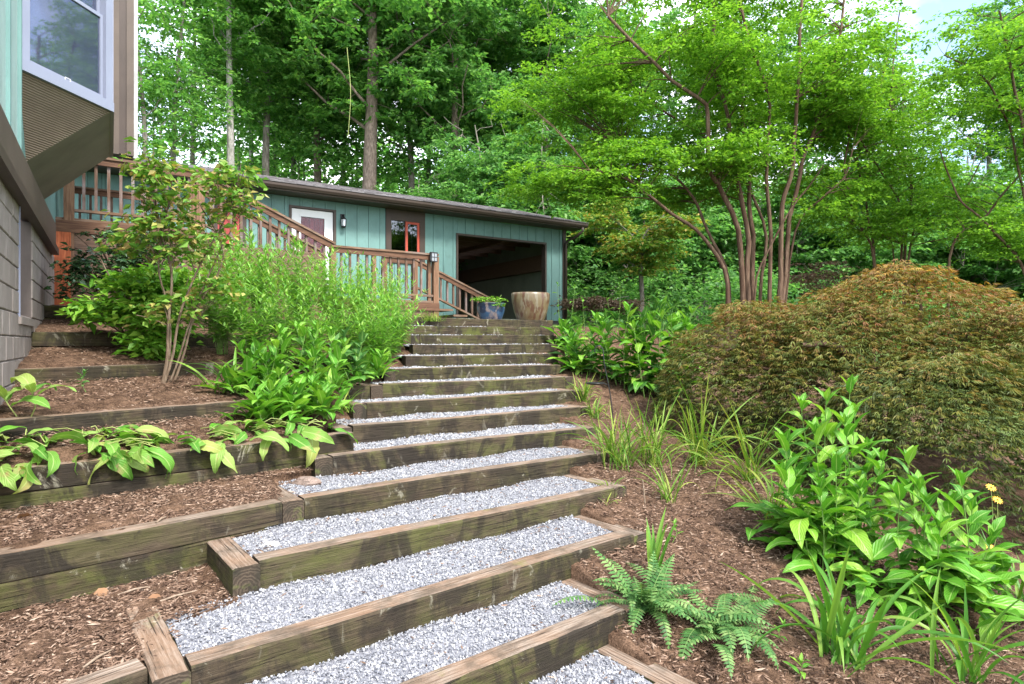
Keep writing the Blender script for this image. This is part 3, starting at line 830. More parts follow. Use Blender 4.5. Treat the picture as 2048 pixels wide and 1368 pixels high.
g_box('rear_wall', DARKIN, (-7, 4.2, 6.9, 7.0, FZ - 0.3, WT), (5.0, 7.99, 6.9, 7.0, FZ - 0.3, WT), (4.2, 5.0, 6.9, 7.0, 4.5, WT))
g_box('floor_slab', CONC, (-7, 8.1, 0.142, 6.9, FZ - 0.25, FZ + 0.03))
g_box('wall_shelf', DIAG, (7.80, 7.998, 0.4, 6.5, 4.02, 4.5))
for i in range(7): g_box('ceiling_joist', CEDAR, (4.05, 7.99, 0.7 + i * 0.9, 0.75 + i * 0.9, 4.86, 5.06))
g_box('ceiling_joist', CEDAR, (4.5, 4.6, 0.3, 6.8, 4.62, 4.76)); g_box('ceiling_joist', CEDAR, (6.1, 6.2, 0.3, 6.8, 4.70, 4.82))
g_box('opening_trim', TRIM, (4.40, 4.455, -0.03, 0.16, FZ, 4.70), (7.425, 7.48, -0.03, 0.16, FZ, 4.70)); g_box('opening_trim', TRIM, (4.40, 7.48, -0.03, 0.16, 4.702, 4.76))
g_box('corner_board', TRIM, (8.10, 8.22, -0.03, 0.12, FZ, WT))
# door
g_box('door_trim', TRIM, (-0.06, 0.0, -0.03, 0.1, 2.78, 4.95)); g_box('door_trim', TRIM, (1.0, 1.06, -0.03, 0.1, 2.78, 4.95)); g_box('door_trim', TRIM, (-0.06, 1.06, -0.03, 0.1, 4.952, 5.0))
door = g_box('door', WHITE, (0.005, 0.21, 0.03, 0.08, 2.8, 4.94), (0.80, 0.995, 0.03, 0.08, 2.8, 4.94), (0.2105, 0.7995, 0.03, 0.08, 4.78, 4.94), (0.2105, 0.7995, 0.03, 0.08, 2.8, 3.2))
REDG = m_paint('dark_red_blind', (0.30, 0.045, 0.04), 0.35, 0.5)
for i in range(5): g_box('blind_slat', REDG, (0.213 + i * 0.117, 0.325 + i * 0.117, 0.068, 0.076, 3.202, 4.778), parent=door)
g_box('pane', GLASS_C, (0.2107, 0.7993, 0.045, 0.052, 3.202, 4.778), parent=door)
g_box('lite_frame', WHITE, (0.19, 0.225, 0.018, 0.029, 3.17, 4.81), (0.785, 0.82, 0.018, 0.029, 3.17, 4.81), (0.226, 0.784, 0.018, 0.029, 4.765, 4.81), (0.226, 0.784, 0.018, 0.029, 3.17, 3.215), parent=door)
g_box('door_knob', BLACKM, (0.92, 0.96, 0.0, 0.03, 3.78, 3.83), parent=door)
g_box('door_panel', TRIM, (-1.7, -1.0, -0.02, 0.022, 2.8, 4.93)); g_box('side_lite', REDG, (-1.6, -1.1, -0.026, -0.021, 3.1, 4.8))
# brown framed window
win = g_box('window', TRIM, (2.355, 2.50, -0.03, 0.08, 3.80, WT - 0.002), (3.30, 3.455, -0.03, 0.08, 3.80, WT - 0.002), (2.501, 3.299, -0.03, 0.08, 4.92, WT - 0.002), (2.501, 3.299, -0.03, 0.08, 3.80, 3.86))
g_box('pane', GLASS_D, (2.505, 2.90, 0.02, 0.026, 3.862, 4.918), parent=win)
g_box('sash', REDP, (2.90, 2.965, -0.01, 0.03, 3.862, 4.918), (3.235, 3.297, -0.01, 0.03, 3.862, 4.918), (2.966, 3.234, -0.01, 0.03, 4.86, 4.918), (2.966, 3.234, -0.01, 0.03, 3.862, 3.92), parent=win)
g_box('pane', GLASS_D, (2.966, 3.234, 0.012, 0.016, 3.921, 4.859), parent=win)
g_box('reflection_strip', WHITE, (3.09, 3.12, 0.05, 0.055, 3.93, 4.80), parent=win)  # white strip standing in for a vertical reflection in the glass
g_box('window_back', DARKIN, (2.505, 3.295, 0.5, 0.52, 3.5, WT), parent=win)
# eaves, gutter, roof
g_box('soffit', SOFFIT, (-7.4, 8.55, -0.5, -0.001, 5.205, 5.225))
g_box('fascia', SOFFIT, (-7.4, 8.55, -0.53, -0.502, 5.20, 5.36))
m = MB()
prof = [(-0.532, 5.335), (-0.532, 5.235), (-0.60, 5.235), (-0.635, 5.29), (-0.64, 5.335), (-0.63, 5.335), (-0.60, 5.25), (-0.545, 5.25), (-0.545, 5.335)]
vs0 = [(-7.4, y, z) for y, z in prof] + [(8.6, y, z) for y, z in prof]; n_ = len(prof)
m.add(vs0, [(i, (i + 1) % n_, (i + 1) % n_ + n_, i + n_) for i in range(n_)] + [tuple(range(n_)), tuple(range(2 * n_ - 1, n_ - 1, -1))])
m.build('gutter', TRIM, garage)
RY0, RZ0, RY1, RZ1 = -0.60, 5.37, 3.5, 6.50
m = MB(); m.add([(-7.5, RY0, RZ0 - 0.05), (8.62, RY0, RZ0 - 0.05), (8.62, RY1, RZ1 - 0.03), (-7.5, RY1, RZ1 - 0.03), (8.62, 7.6, RZ0 - 0.05), (-7.5, 7.6, RZ0 - 0.05),
                 (-7.5, RY0, RZ0 - 0.01), (8.62, RY0, RZ0 - 0.01), (8.62, RY1, RZ1), (-7.5, RY1, RZ1), (8.62, 7.6, RZ0), (-7.5, 7.6, RZ0)],
                [(0, 3, 2, 1), (3, 5, 4, 2), (6, 7, 8, 9), (9, 8, 10, 11), (0, 1, 7, 6), (1, 2, 8, 7), (2, 4, 10, 8), (0, 6, 9, 3), (3, 9, 11, 5)])
m.build('roof_deck', SOFFIT, garage)
m = MB(); rows = 26; sl = math.hypot(RY1 - RY0, RZ1 - RZ0); dy, dz = (RY1 - RY0) / sl, (RZ1 - RZ0) / sl
for r in range(rows):
    u0 = sl * r / rows - 0.02; u1 = sl * (r + 1) / rows + 0.04
    x = -7.55 + (0.15 if r % 2 else 0)
    while x < 8.62:
        w = random.choice((0.16, 0.2, 0.26, 0.32)); x1 = min(x + w, 8.66)
        t0 = random.uniform(0.012, 0.026)
        e = lambda u, h: (RY0 + dy * u - dz * h, RZ0 + dz * u + dy * h)
        (ya, za), (yb, zb_), (yc, zc), (yd, zd) = e(u0, 0.0), e(u0, t0), e(u1, 0.012), e(u1, 0.0)
        m.add([(x, ya, za), (x1 - .006, ya, za), (x1 - .006, yb, zb_), (x, yb, zb_), (x1 - .006, yc, zc), (x, yc, zc)], [(0, 1, 2, 3), (3, 2, 4, 5), (1, 4, 2), (0, 3, 5)])
        x = x1
tag(m.build('shingles', SHING, garage), kind='stuff')
m = MB(); m.tube([(8.42, -0.585, 5.22), (8.42, -0.585, 5.12), (8.36, -0.45, 5.0), (8.20, -0.12, 4.86), (8.17, -0.085, 4.74), (8.17, -0.085, FZ)], 0.042, 8); m.build('downspout', TRIM, garage)
for x in (-4.5, -2.6, -0.9, 1.0, 2.9):
    g_box('soffit_vent', BROWN, (x, x + 0.4, -0.34, -0.2, 5.199, 5.204))

# wall lantern
lm = GM @ Matrix.Translation((1.22, -0.11, 4.70))
lan = empty('wall_lantern', lm.translation, GA, 'black wall lantern beside the white garage door', 'lantern')
def lp(nm, mat, fn):
    q = MB(); fn(q); return q.build(nm, mat, lan)
lp('back_plate', BLACKM, lambda q: q.box(-0.05, 0.05, 0.075, 0.098, -0.02, 0.22))
lp('arm', BLACKM, lambda q: q.tube([(0, 0.08, 0.15), (0, 0.05, 0.21), (0, 0.0, 0.20), (0, 0, 0.15)], 0.012, 6))
LGLASS = m_paint('frosted_lantern_glass', (0.62, 0.68, 0.75), 0.1, 0.3, bump=0.0)
lp('shade', LGLASS, lambda q: q.lathe([(0.052, -0.09), (0.068, 0.07)], 6))
lp('cap', BLACKM, lambda q: q.lathe([(0.078, 0.07), (0.08, 0.082), (0.045, 0.12), (0.012, 0.15), (0.002, 0.155)], 6))
lp('base', BLACKM, lambda q: q.lathe([(0.004, -0.14), (0.03, -0.13), (0.06, -0.105), (0.056, -0.088), (0.0, -0.088)], 6))
lp('cage_bar', BLACKM, lambda q: [q.tube([(0.055 * math.cos(a), 0.055 * math.sin(a), -0.09), (0.072 * math.cos(a), 0.072 * math.sin(a), 0.07)], 0.005, 4) for a in [k * math.pi / 3 for k in range(6)]])

# ------------------------------------------------------------------ wooden deck and stairs in front of the garage
deck = empty('wooden_deck', (-1.54, 12.4, 0), GA, 'weathered wooden deck with railed stairs stepping down in front of the garage', 'deck')
DM = MW[deck.name]
def d_box(name, mat, *b):
    q = MB()
    for x in b: q.box(*x)
    return q.build(name, mat, deck, DM)
BALM = {}
def baluster(x, y, z0, z1):
    o = MB().box(-0.02, 0.02, -0.02, 0.02, 0, z1 - z0).mesh('baluster', BALW)
    return obj('baluster', o, deck, DM @ Matrix.Translation((x + random.uniform(-.004, .004), y, z0)))
def railing(x0, z0, x1, z1, y, low=0.86, sp=0.16, cap=True):
    """top of cap runs from (x0,z0) to (x1,z1); the bottom rail lies `low` beneath it"""
    if cap: MB().bar((x0 - 0.03, y, z0 - 0.018), (x1 + 0.03, y, z1 - 0.018), 0.145, 0.036).build('cap_rail', RAILW, deck)
    MB().bar((x0, y - 0.03, z0 - 0.085), (x1, y - 0.03, z1 - 0.085), 0.036, 0.09).build('upper_rail', CEDAR, deck)
    MB().bar((x0, y, z0 - 0.062), (x1, y, z1 - 0.062), 0.022, 0.045).build('rail_block', CEDAR, deck)
    MB().bar((x0, y, z0 - low + 0.02), (x1, y, z1 - low + 0.02), 0.085, 0.038).build('bottom_rail', RAILW, deck)
    n = max(2, int(round(abs(x1 - x0) / sp)))
    for i in range(1, n):
        x = x0 + (x1 - x0) * i / n; zt_ = z0 + (z1 - z0) * i / n
        baluster(x, y + 0.008, zt_ - low + 0.04, zt_ - 0.09)
def post(x, y, z0, z1, w=0.10, mat=None):
    q = MB().box(-w / 2, w / 2, -w / 2, w / 2, 0, z1 - z0).mesh('post', mat or CEDARV)
    return obj('post', q, deck, DM @ Matrix.Translation((x, y, z0)))
CEDARV = m_wood('cedar_post', (0.080, 0.040, 0.022), (0.155, 0.083, 0.046), (0.24, 0.145, 0.088), sc=(22, 22, 1.5))
railing(-2.06, 3.51, 0.02, 3.51, 0.0)
railing(-4.23, 4.54, -2.06, 3.56, 0.0, sp=0.15)
railing(-5.95, 4.54, -4.23, 4.54, 0.0)
post(0.0, 0.0, 2.0, 3.455, 0.115); post(-0.13, 0.012, 2.5, 3.44, 0.06); post(-1.28, 0.0, 2.2, 3.43, 0.075); post(-2.06, 0.0, 2.1, 3.47, 0.10); post(-4.23, 0.0, 2.3, 4.47, 0.12); post(-5.97, 0.0, 2.3, 4.50, 0.13)
# far rails
railing(-4.23, 4.54, -2.06, 3.56, 0.95, sp=0.15); railing(-0.75, 3.52, -0.08, 3.52, 0.83); railing(-0.08, 3.52, 1.93, 2.67, 0.83, low=0.62)
railing(-6.9, 4.56, -4.3, 4.56, 2.45)
post(-2.06, 0.95, 2.1, 3.47); post(-4.23, 0.95, 2.3, 4.47); post(-0.08, 0.83, 2.1, 3.47, 0.11); post(-0.75, 0.83, 2.1, 3.46, 0.10); post(1.9, 0.83, 1.9, 2.63, 0.09); post(-4.3, 2.45, 2.3, 4.5); post(-6.9, 2.45, 2.3, 4.5)
for i in range(7): d_box('deck_board', RAILW, (-2.1, 0.06, -0.04 + i * 0.142, -0.04 + i * 0.142 + 0.136, 2.53, 2.57))
for i in range(19): d_box('deck_board', RAILW, (-7.4, -4.2, -0.04 + i * 0.142, -0.04 + i * 0.142 + 0.136, 3.54, 3.58))
for i in range(6):
    x = -2.1 - (i + 1) * 0.355
    d_box('stair_tread', RAILW, (x, x + 0.345, -0.03, 0.98, 2.55 + (i + 1) * 0.165 - 0.04, 2.55 + (i + 1) * 0.165))
for i in range(4): d_box('stair_tread', RAILW, (0.07 + i * 0.33, 0.39 + i * 0.33, -0.03, 0.86, 2.53 - (i + 1) * 0.11 - 0.04, 2.53 - (i + 1) * 0.11))
MB().bar((-4.2, -0.045, 3.42), (-2.06, -0.045, 2.42), 0.04, 0.24).build('stringer', CEDAR, deck)
d_box('rim_joist', CEDAR, (-7.4, -4.2, -0.075, -0.042, 3.36, 3.538)); d_box('rim_joist', CEDAR, (-2.1, 0.06, -0.075, -0.042, 2.37, 2.528))
# diagonal skirt boards
sk = d_box('skirt_frame', DIAG, (-6.0, -2.2, -0.02, 0.0, 2.15, 3.35))
for i in range(34):
    c = -6.9 + i * 0.20; zt_, zb_ = 3.352, 2.16
    w = 0.188
    pts4 = []
    def clipx(x): return min(max(x, -5.93), -2.2)
    a0, a1, b0, b1 = clipx(c), clipx(c + w), clipx(c + 1.19 + w), clipx(c + 1.19)
    if a1 - a0 < 0.01 and b0 - b1 < 0.01: continue
    za = lambda x, cc: zt_ - (x - cc)          # falls one for one towards the right
    poly = [(a0, min(zt_, za(a0, c + w))), (a1, zt_ if a1 >= c + w - 1e-6 else min(zt_, za(a1, c + w))), (b0, max(zb_, za(b0, c + w))), (b1, max(zb_, za(b1, c)))]
    if c < -5.93: poly = [(-5.93, za(-5.93, c + w)), (b0, max(zb_, za(b0, c + w))), (b1, max(zb_, za(b1, c))), (-5.93, max(zb_, za(-5.93, c)))]
    poly = [p_ for j, p_ in enumerate(poly) if (Vector(p_) - Vector(poly[j - 1])).length > 1e-4]
    if len(poly) < 3: continue
    n_ = len(poly); q = MB()
    q.add([(x, -0.05, z) for x, z in poly] + [(x, -0.022, z) for x, z in poly], [tuple(range(n_))[::-1], tuple(range(n_, 2 * n_))] + [(j, (j + 1) % n_, (j + 1) % n_ + n_, j + n_) for j in range(n_)])
    q.build('skirt_board', DIAG, deck)
d_box('corner_plank', CEDAR_R, (-6.2, -5.945, -0.08, -0.01, 2.1, 3.36))
for i in range(3): d_box('skirt_board', DIAG, (-2.15, 0.0, -0.04, -0.015, 1.95 + i * 0.142, 1.95 + i * 0.142 + 0.136))

# solar light on the landing rail
sl_m = DM @ Matrix.Translation((-0.10, -0.10, 3.47))
sol = empty('solar_rail_light', sl_m.translation, GA, 'small black solar light clipped to the end of the landing rail', 'light')
MB().box(-0.07, 0.07, -0.02, 0.0, -0.14, 0.055).build('back_plate', BLACKM, sol)
MB().box(-0.06, 0.06, -0.075, -0.021, -0.12, 0.03).build('lens', m_paint('smoky_lens', (0.22, 0.24, 0.26), 0.1, 0.25, bump=0.0), sol)
q = MB(); q.box(-0.068, 0.068, -0.082, -0.0205, 0.031, 0.05); q.box(-0.068, 0.068, -0.082, -0.0205, -0.138, -0.121)
for x in (-0.064, -0.004, 0.056): q.box(x, x + 0.008, -0.084, -0.076, -0.12, 0.03)
q.box(-0.068, 0.068, -0.085, -0.0765, -0.05, -0.042); q.build('cage', BLACKM, sol)

# ------------------------------------------------------------------ glazed pots at the top of the stairs
def m_pot(name, a, b, c, sc):
    t = NT(name)
    n1 = t.noise(t.co('Object', sc), 3.0, 5, 0.6, 0.8); n2 = t.noise(t.co('Object', (sc[0], sc[1], sc[2] * 0.6)), 5.0, 5, 0.6)
    col = t.mix(t.ramp(n1, [(0.45, 0.0), (0.55, 1.0)]), a, b)
    col = t.mix(t.ramp(n2, [(0.52, 0.0), (0.6, 0.9)]), col, c)
    return t.done(t.bsdf(col, 0.35, t.bump(n2, 0.2, 0.01), 0.5))
POT_B = m_pot('blue_glaze', (0.03, 0.075, 0.14), (0.012, 0.025, 0.055), (0.22, 0.17, 0.15), (1.2, 1.2, 1.2))
POT_T = m_pot('tan_drip_glaze', (0.125, 0.095, 0.05), (0.08, 0.038, 0.021), (0.165, 0.145, 0.10), (2.6, 2.6, 0.9))
def pot(name, label, c, prof, mat, sy=1.0, wob=None, rim=None):
    o = empty(name, c, 0, label, 'pot')
    MB().lathe(prof, 40, 0, (0, 0, 0), sy, wob).build('vessel', mat, o)
    r, z = rim
    MB().lathe([(0.0, z), (r * 0.5, z + 0.01), (r, z)], 24, 0, (0, 0, 0), sy).build('soil', SOIL, o)
    return o
PB = at(982, 633, 12.25); PB.z = 2.155
pot('planter_pot', 'blue glazed planter pot with tan patches at the top of the stairs', PB,
    [(0.0, 0.0), (0.18, 0.0), (0.215, 0.05), (0.262, 0.18), (0.275, 0.27), (0.268, 0.33), (0.282, 0.345), (0.28, 0.36), (0.255, 0.355), (0.24, 0.28)], POT_B, rim=(0.241, 0.30))
PT = at(1061, 637, 12.3); PT.z = 2.15
pot('planter_pot', 'large tan drip glazed planter pot standing beside the blue one', PT,
    [(0.0, 0.0), (0.24, 0.0), (0.27, 0.03), (0.33, 0.2), (0.375, 0.40), (0.385, 0.52), (0.378, 0.56), (0.362, 0.575), (0.34, 0.56), (0.33, 0.44)], POT_T, 0.8, lambda a, z: 1 + 0.02 * math.sin(2 * a) + 0.01 * math.sin(5 * a + z * 6), rim=(0.33, 0.48))
# ------------------------------------------------------------------ foliage tools
def leaf_cloud(C, per, rad, size, rng, flat=0.5, aspect=0.5, droop=0.2, spread='gauss', dirs=None):
    """rhombic leaves (one folded quad each) scattered round the cluster centres C"""
    C = np.asarray(C, float); n = len(C) * per
    c = np.repeat(C, per, 0)
    if np.ndim(rad) == 0: rad = (rad, rad, rad * 0.5)
    # leaves sit in rows along a few short twigs of every cluster
    tw = 6
    ta = rng.uniform(0, 2 * np.pi, (len(C), tw)); tz = rng.normal(0.0, 0.55, (len(C), tw))
    ti = rng.integers(0, tw, n); ci = np.repeat(np.arange(len(C)), per)
    a_, z_ = ta[ci, ti], tz[ci, ti]; s_ = rng.random(n) ** 0.7 * 1.25
    off = np.stack([np.cos(a_) * s_, np.sin(a_) * s_, z_ * s_ - 0.45 * s_ ** 2], -1) * np.asarray(rad) + rng.normal(0, 0.13, (n, 3)) * np.asarray(rad)
    pos = c + off
    yaw = a_ + rng.choice((-1.0, 1.0), n) * rng.uniform(0.3, 1.3, n)
    if dirs is not None: yaw = np.repeat(dirs, per) + rng.normal(0, 0.8, n)
    pit = rng.normal(-droop, 0.35, n)
    d = np.stack([np.cos(yaw) * np.cos(pit), np.sin(yaw) * np.cos(pit), np.sin(pit)], -1)
    up = np.stack([rng.normal(0, flat, n), rng.normal(0, flat, n), np.ones(n)], -1)
    s = np.cross(d, up); s /= np.linalg.norm(s, axis=1)[:, None] + 1e-9
    nn = np.cross(s, d)
    L = size * np.exp(rng.normal(0, 0.22, n)); W = L * aspect * 0.5
    fold = W * rng.uniform(0.1, 0.5, n)
    mid = pos + d * (L * 0.45)[:, None] + nn * fold[:, None]
    V = np.stack([pos, mid + s * W[:, None], pos + d * L[:, None] - nn * (L * 0.08)[:, None], mid - s * W[:, None]], 1)
    return V.reshape(-1, 3), np.arange(n * 4).reshape(-1, 4)

def join(parts):
    V, F, o = [], [], 0
    for v, f in parts: V.append(v); F.append(f + o); o += len(v)
    return np.concatenate(V), np.concatenate(F)

def tube_np(pts, rads, seg=5):
    m = MB().tube(pts, rads, seg, cap=False)
    return np.array([tuple(v) for v in m.v]), np.array(m.f)

def twig_to(a, b, rng, r0, r1=0.004, seg=4, sag=0.12, n=4):
    a, b = Vector(a), Vector(b); L = (b - a).length
    mid = (a + b) / 2 + Vector((rng.normal(0, 0.06) * L, rng.normal(0, 0.06) * L, sag * L))
    pts = [a * (1 - t) ** 2 + mid * 2 * t * (1 - t) + b * t * t for t in np.linspace(0, 1, n)]
    return tube_np(pts, [r0 + (r1 - r0) * t for t in np.linspace(0, 1, n)], seg)

GREENS = [(0.045, 0.120, 0.020), (0.070, 0.175, 0.028), (0.105, 0.230, 0.035), (0.15, 0.285, 0.045)]
LEAF_FOREST = m_leaf('forest_leaf', [(0.065, 0.18, 0.045), (0.095, 0.24, 0.058), (0.135, 0.30, 0.075), (0.205, 0.37, 0.095)], 0.45, 0.48, tcol=(1.5, 1.6, 0.8))
LEAF_DARK = m_leaf('dark_forest_leaf', [(0.06, 0.16, 0.048), (0.088, 0.212, 0.058), (0.125, 0.27, 0.072), (0.19, 0.34, 0.095)], 0.4, 0.46, tcol=(1.4, 1.6, 0.9))
LEAF_YEL = m_leaf('yellowing_leaf', [(0.085, 0.22, 0.04), (0.13, 0.27, 0.05), (0.20, 0.31, 0.06), (0.28, 0.33, 0.07), (0.40, 0.26, 0.07)], 0.5, 0.3)
LEAF_MYR = m_leaf('myrtle_leaf', [(0.075, 0.19, 0.02), (0.11, 0.25, 0.028), (0.155, 0.315, 0.035), (0.22, 0.385, 0.05)], 0.4, 0.45)
LEAF_BROWN = m_leaf('dry_leaf', [(0.16, 0.09, 0.06), (0.24, 0.15, 0.10), (0.16, 0.15, 0.08), (0.30, 0.19, 0.14)], 0.7, 0.15, tcol=(1, 0.9, 0.8))
BARK_G = m_bark('grey_forest_bark', (0.085, 0.072, 0.06), (0.18, 0.158, 0.135), (0.29, 0.265, 0.235), patch=(0.10, 0.12, 0.07))
BARK_O = m_bark('oak_bark', (0.07, 0.053, 0.042), (0.155, 0.12, 0.097), (0.26, 0.21, 0.172), sc=(7, 7, 2.2), bump=0.9)
BARK_P = m_bark('pale_bark', (0.16, 0.15, 0.14), (0.30, 0.285, 0.26), (0.42, 0.40, 0.37), sc=(8, 8, 3), bump=0.4, patch=(0.15, 0.15, 0.12))
BARK_M = m_bark('myrtle_bark', (0.040, 0.024, 0.016), (0.095, 0.059, 0.038), (0.18, 0.122, 0.084), sc=(16, 16, 1.2), bump=0.6, patch=(0.065, 0.034, 0.022))

# ------------------------------------------------------------------ forest trees: prototypes share their meshes
def proto_tree(seed, H, base, rx, rz, ncl, per, leaf, tr, lean=0.4, nl=14, leafmat=None, bark=None, top=1.0, flat=0.5, aspect=0.55, crad=0.62):
    rng = np.random.default_rng(seed)
    n = 12; tp = []
    ox, oy = rng.uniform(0, 6.28), rng.uniform(0, 6.28)
    for i in range(n):
        t = i / (n - 1)
        tp.append(Vector((lean * t * math.cos(ox) + 0.16 * math.sin(t * 7 + ox), lean * t * math.sin(ox) + 0.16 * math.sin(t * 6 + oy), H * t)))
    rads = [tr * (1.25 if i == 0 else 1) * (1 - 0.86 * (i / (n - 1))) + 0.01 for i in range(n)]
    parts = [tube_np(tp, rads, 9)]
    limbs = []
    for i in range(nl):
        t = base / H * 0.98 + (0.97 - base / H * 0.98) * (i + rng.random()) / nl
        a = rng.uniform(0, 6.283); k = min(int(t * (n - 1)), n - 2)
        p0 = tp[k].lerp(tp[k + 1], t * (n - 1) - k)
        L = rx * rng.uniform(0.6, 1.0) * (1.05 - 0.65 * max(0, (t - 0.45)) / 0.55)
        d = Vector((math.cos(a), math.sin(a), rng.uniform(0.25, 0.8)))
        pts = [p0 + d * L * u + Vector((rng.normal(0, .12), rng.normal(0, .12), 0.2 * L * u * u + rng.normal(0, .08))) * (1 if u > 0 else 0) for u in np.linspace(0, 1, 6)]
        r0 = tr * 0.27 * (1.1 - t)
        parts.append(tube_np(pts, [r0 * (1 - 0.8 * u) + 0.008 for u in np.linspace(0, 1, 6)], 5)); limbs += pts[1:]
    LP = np.array([tuple(p) for p in limbs + tp[5:]])
    C = []
    while len(C) < ncl:
        u = rng.normal(size=3); u /= np.linalg.norm(u); r = rng.random() ** 0.42
        p = np.array((u[0] * r * rx, u[1] * r * rx, (base + H * top) / 2 + u[2] * r * (H * top - base) / 2))
        tt = (p[2] - base) / max(H * top - base, 1e-3)
        if math.hypot(p[0], p[1]) > rx * (0.55 + 0.75 * math.sin(math.pi * min(max(tt, 0), 1) ** 0.8)): continue
        if noise.noise(Vector(p * 0.42) + Vector((seed * 9.0, 0, 0))) < -0.16: continue
        C.append(p)
    C = np.array(C)
    for c in C[::3]:
        j = np.argmin(((LP - c) ** 2).sum(1)); parts.append(twig_to(LP[j], c, rng, 0.018, 0.005, 3, 0.05, 3))
    V, F = join(parts)
    wood = mesh_np('trunk', V, F, bark or BARK_G, smooth=True)
    V, F = leaf_cloud(C, per, (crad, crad, crad * 0.42), leaf, rng, flat, aspect)
    crown = mesh_np('crown', V, F, leafmat or LEAF_FOREST)
    return wood, crown

PROTO = {
    'tall': proto_tree(1, 20, 9.0, 3.6, 0, 270, 72, 0.23, 0.24, bark=BARK_G),
    'tall2': proto_tree(2, 21, 8.0, 4.0, 0, 310, 72, 0.24, 0.27, bark=BARK_O, leafmat=LEAF_DARK),
    'pale': proto_tree(3, 21, 10.5, 3.0, 0, 210, 72, 0.22, 0.20, bark=BARK_P),
    'low': proto_tree(4, 9, 0.7, 3.2, 0, 330, 72, 0.21, 0.11, bark=BARK_G, leafmat=LEAF_DARK),
    'sparse': proto_tree(5, 15, 3.5, 2.3, 0, 120, 50, 0.18, 0.15, bark=BARK_G),
    'oak': proto_tree(6, 22, 8.5, 6.0, 0, 420, 74, 0.24, 0.42, bark=BARK_O, nl=18),
}
def tree(kind, px, dep, label, scale=1.0, rot=0.0, dz=-0.2, name='forest_tree', cat='tree', group='trees of the wood', zs=1.0):
    x = (px - 1024) / FOC * dep
    z = float(z_right(min(x, 40), min(dep, 90))) + dz
    o = empty(name, (x, dep, z), rot, label, cat, group)
    Mx = Matrix.Translation((x, dep, z)) @ Matrix.Rotation(rot, 4, 'Z') @ Matrix.Diagonal((scale, scale, scale * zs, 1))
    w, c = PROTO[kind]
    obj('trunk', w, o, Mx); obj('crown', c, o, Mx)
    return o
FT = [
 ('oak', 748, 29.0, 'thick brown oak trunk rising behind the middle of the garage roof', 1.0, 0.4),
 ('pale', 455, 27.0, 'slim tree with a pale straight trunk behind the left end of the garage roof', 1.0, 1.0),
 ('tall', 535, 31.0, 'tall dark trunked tree just right of the pale trunked one', 1.0, 2.2),
 ('tall2', 640, 33.0, 'tall forest tree midway between the pale trunk and the thick oak', 1.0, 0.9),
 ('sparse', 345, 25.0, 'thin sparse leaning tree against the sky next to the chimney', 1.0, 2.0),
 ('sparse', 395, 29.0, 'thin sparse tree second from the chimney', 1.05, 4.0),
 ('sparse', 292, 24.0, 'leafy thin tree nearest the chimney edge', 0.9, 5.2),
 ('tall', 815, 32.0, 'tall forest tree just right of the thick oak', 0.95, 3.3),
 ('tall2', 905, 30.0, 'tall dense tree above the right half of the garage roof', 0.95, 4.4),
 ('tall', 985, 34.0, 'tall forest tree behind the vine covered thicket', 1.0, 5.0),
 ('tall2', 1090, 33.0, 'tall dark tree behind the left edge of the crape myrtle crown', 1.0, 1.6),
 ('low', 610, 26.0, 'low dark understorey tree behind the white garage door', 0.62, 0.3),
 ('low', 540, 25.5, 'low understorey tree behind the left half of the garage roof', 0.58, 2.9),
 ('low', 840, 26.5, 'low dark understorey tree behind the brown framed window', 0.68, 2.1),
 ('low', 965, 27.0, 'vine covered low tree behind the open garage bay', 0.95, 4.1),
 ('low', 1075, 26.0, 'vine draped thicket behind the right end of the garage roof', 0.95, 5.5),
 ('low', 1175, 27.0, 'low dark tree just right of the garage gutter', 0.8, 0.8),
 ('low', 1290, 26.0, 'low dark tree in the shade behind the yellowing little tree', 0.75, 3.7),
 ('low', 1400, 27.0, 'low tree seen left of the crape myrtle stems', 0.8, 1.2),
 ('low', 1525, 28.0, 'low tree seen through the crape myrtle stems', 0.85, 2.6),
 ('low', 1650, 26.0, 'low tree behind the dry brown bush', 0.8, 5.9),
 ('low', 1790, 25.0, 'low tree behind the top of the laceleaf maple', 0.85, 4.8),
 ('low', 1930, 25.0, 'low tree behind the right shoulder of the laceleaf maple', 0.85, 0.1),
 ('low', 2080, 24.0, 'low tree at the right edge of the picture behind the maple', 0.9, 3.0),
 ('tall', 1230, 36.0, 'tall forest tree behind the crape myrtle, over its left side', 1.0, 0.5),
 ('tall2', 1400, 38.0, 'tall forest tree behind the middle of the crape myrtle', 1.0, 2.5),
 ('tall', 1570, 36.0, 'tall forest tree behind the right side of the crape myrtle', 0.95, 4.6),
 ('tall2', 1740, 40.0, 'tall forest tree behind the thin stemmed myrtles', 0.9, 1.1),
 ('pale', 1980, 34.0, 'tall tree rising over the right shoulder of the maple', 0.9, 3.9),
 ('tall', 2110, 31.0, 'tall tree at the right edge of the picture', 0.95, 5.7),
]
FT += [
 ('pale', 500, 37.0, 'slim grey trunk deep in the wood between the two left pale and dark trunks', 1.0, 0.2),
 ('tall', 590, 38.0, 'slim dark trunk deep in the wood above the white door', 0.95, 1.9),
 ('pale', 690, 36.0, 'slim grey trunk just left of the thick oak', 1.0, 3.1),
 ('pale', 860, 38.0, 'slim grey trunk right of the thick oak, deeper in the wood', 1.0, 4.2),
 ('tall', 1010, 39.0, 'slim trunk deep in the wood above the garage gutter', 0.95, 5.1),
]
for f in FT: tree(*f)

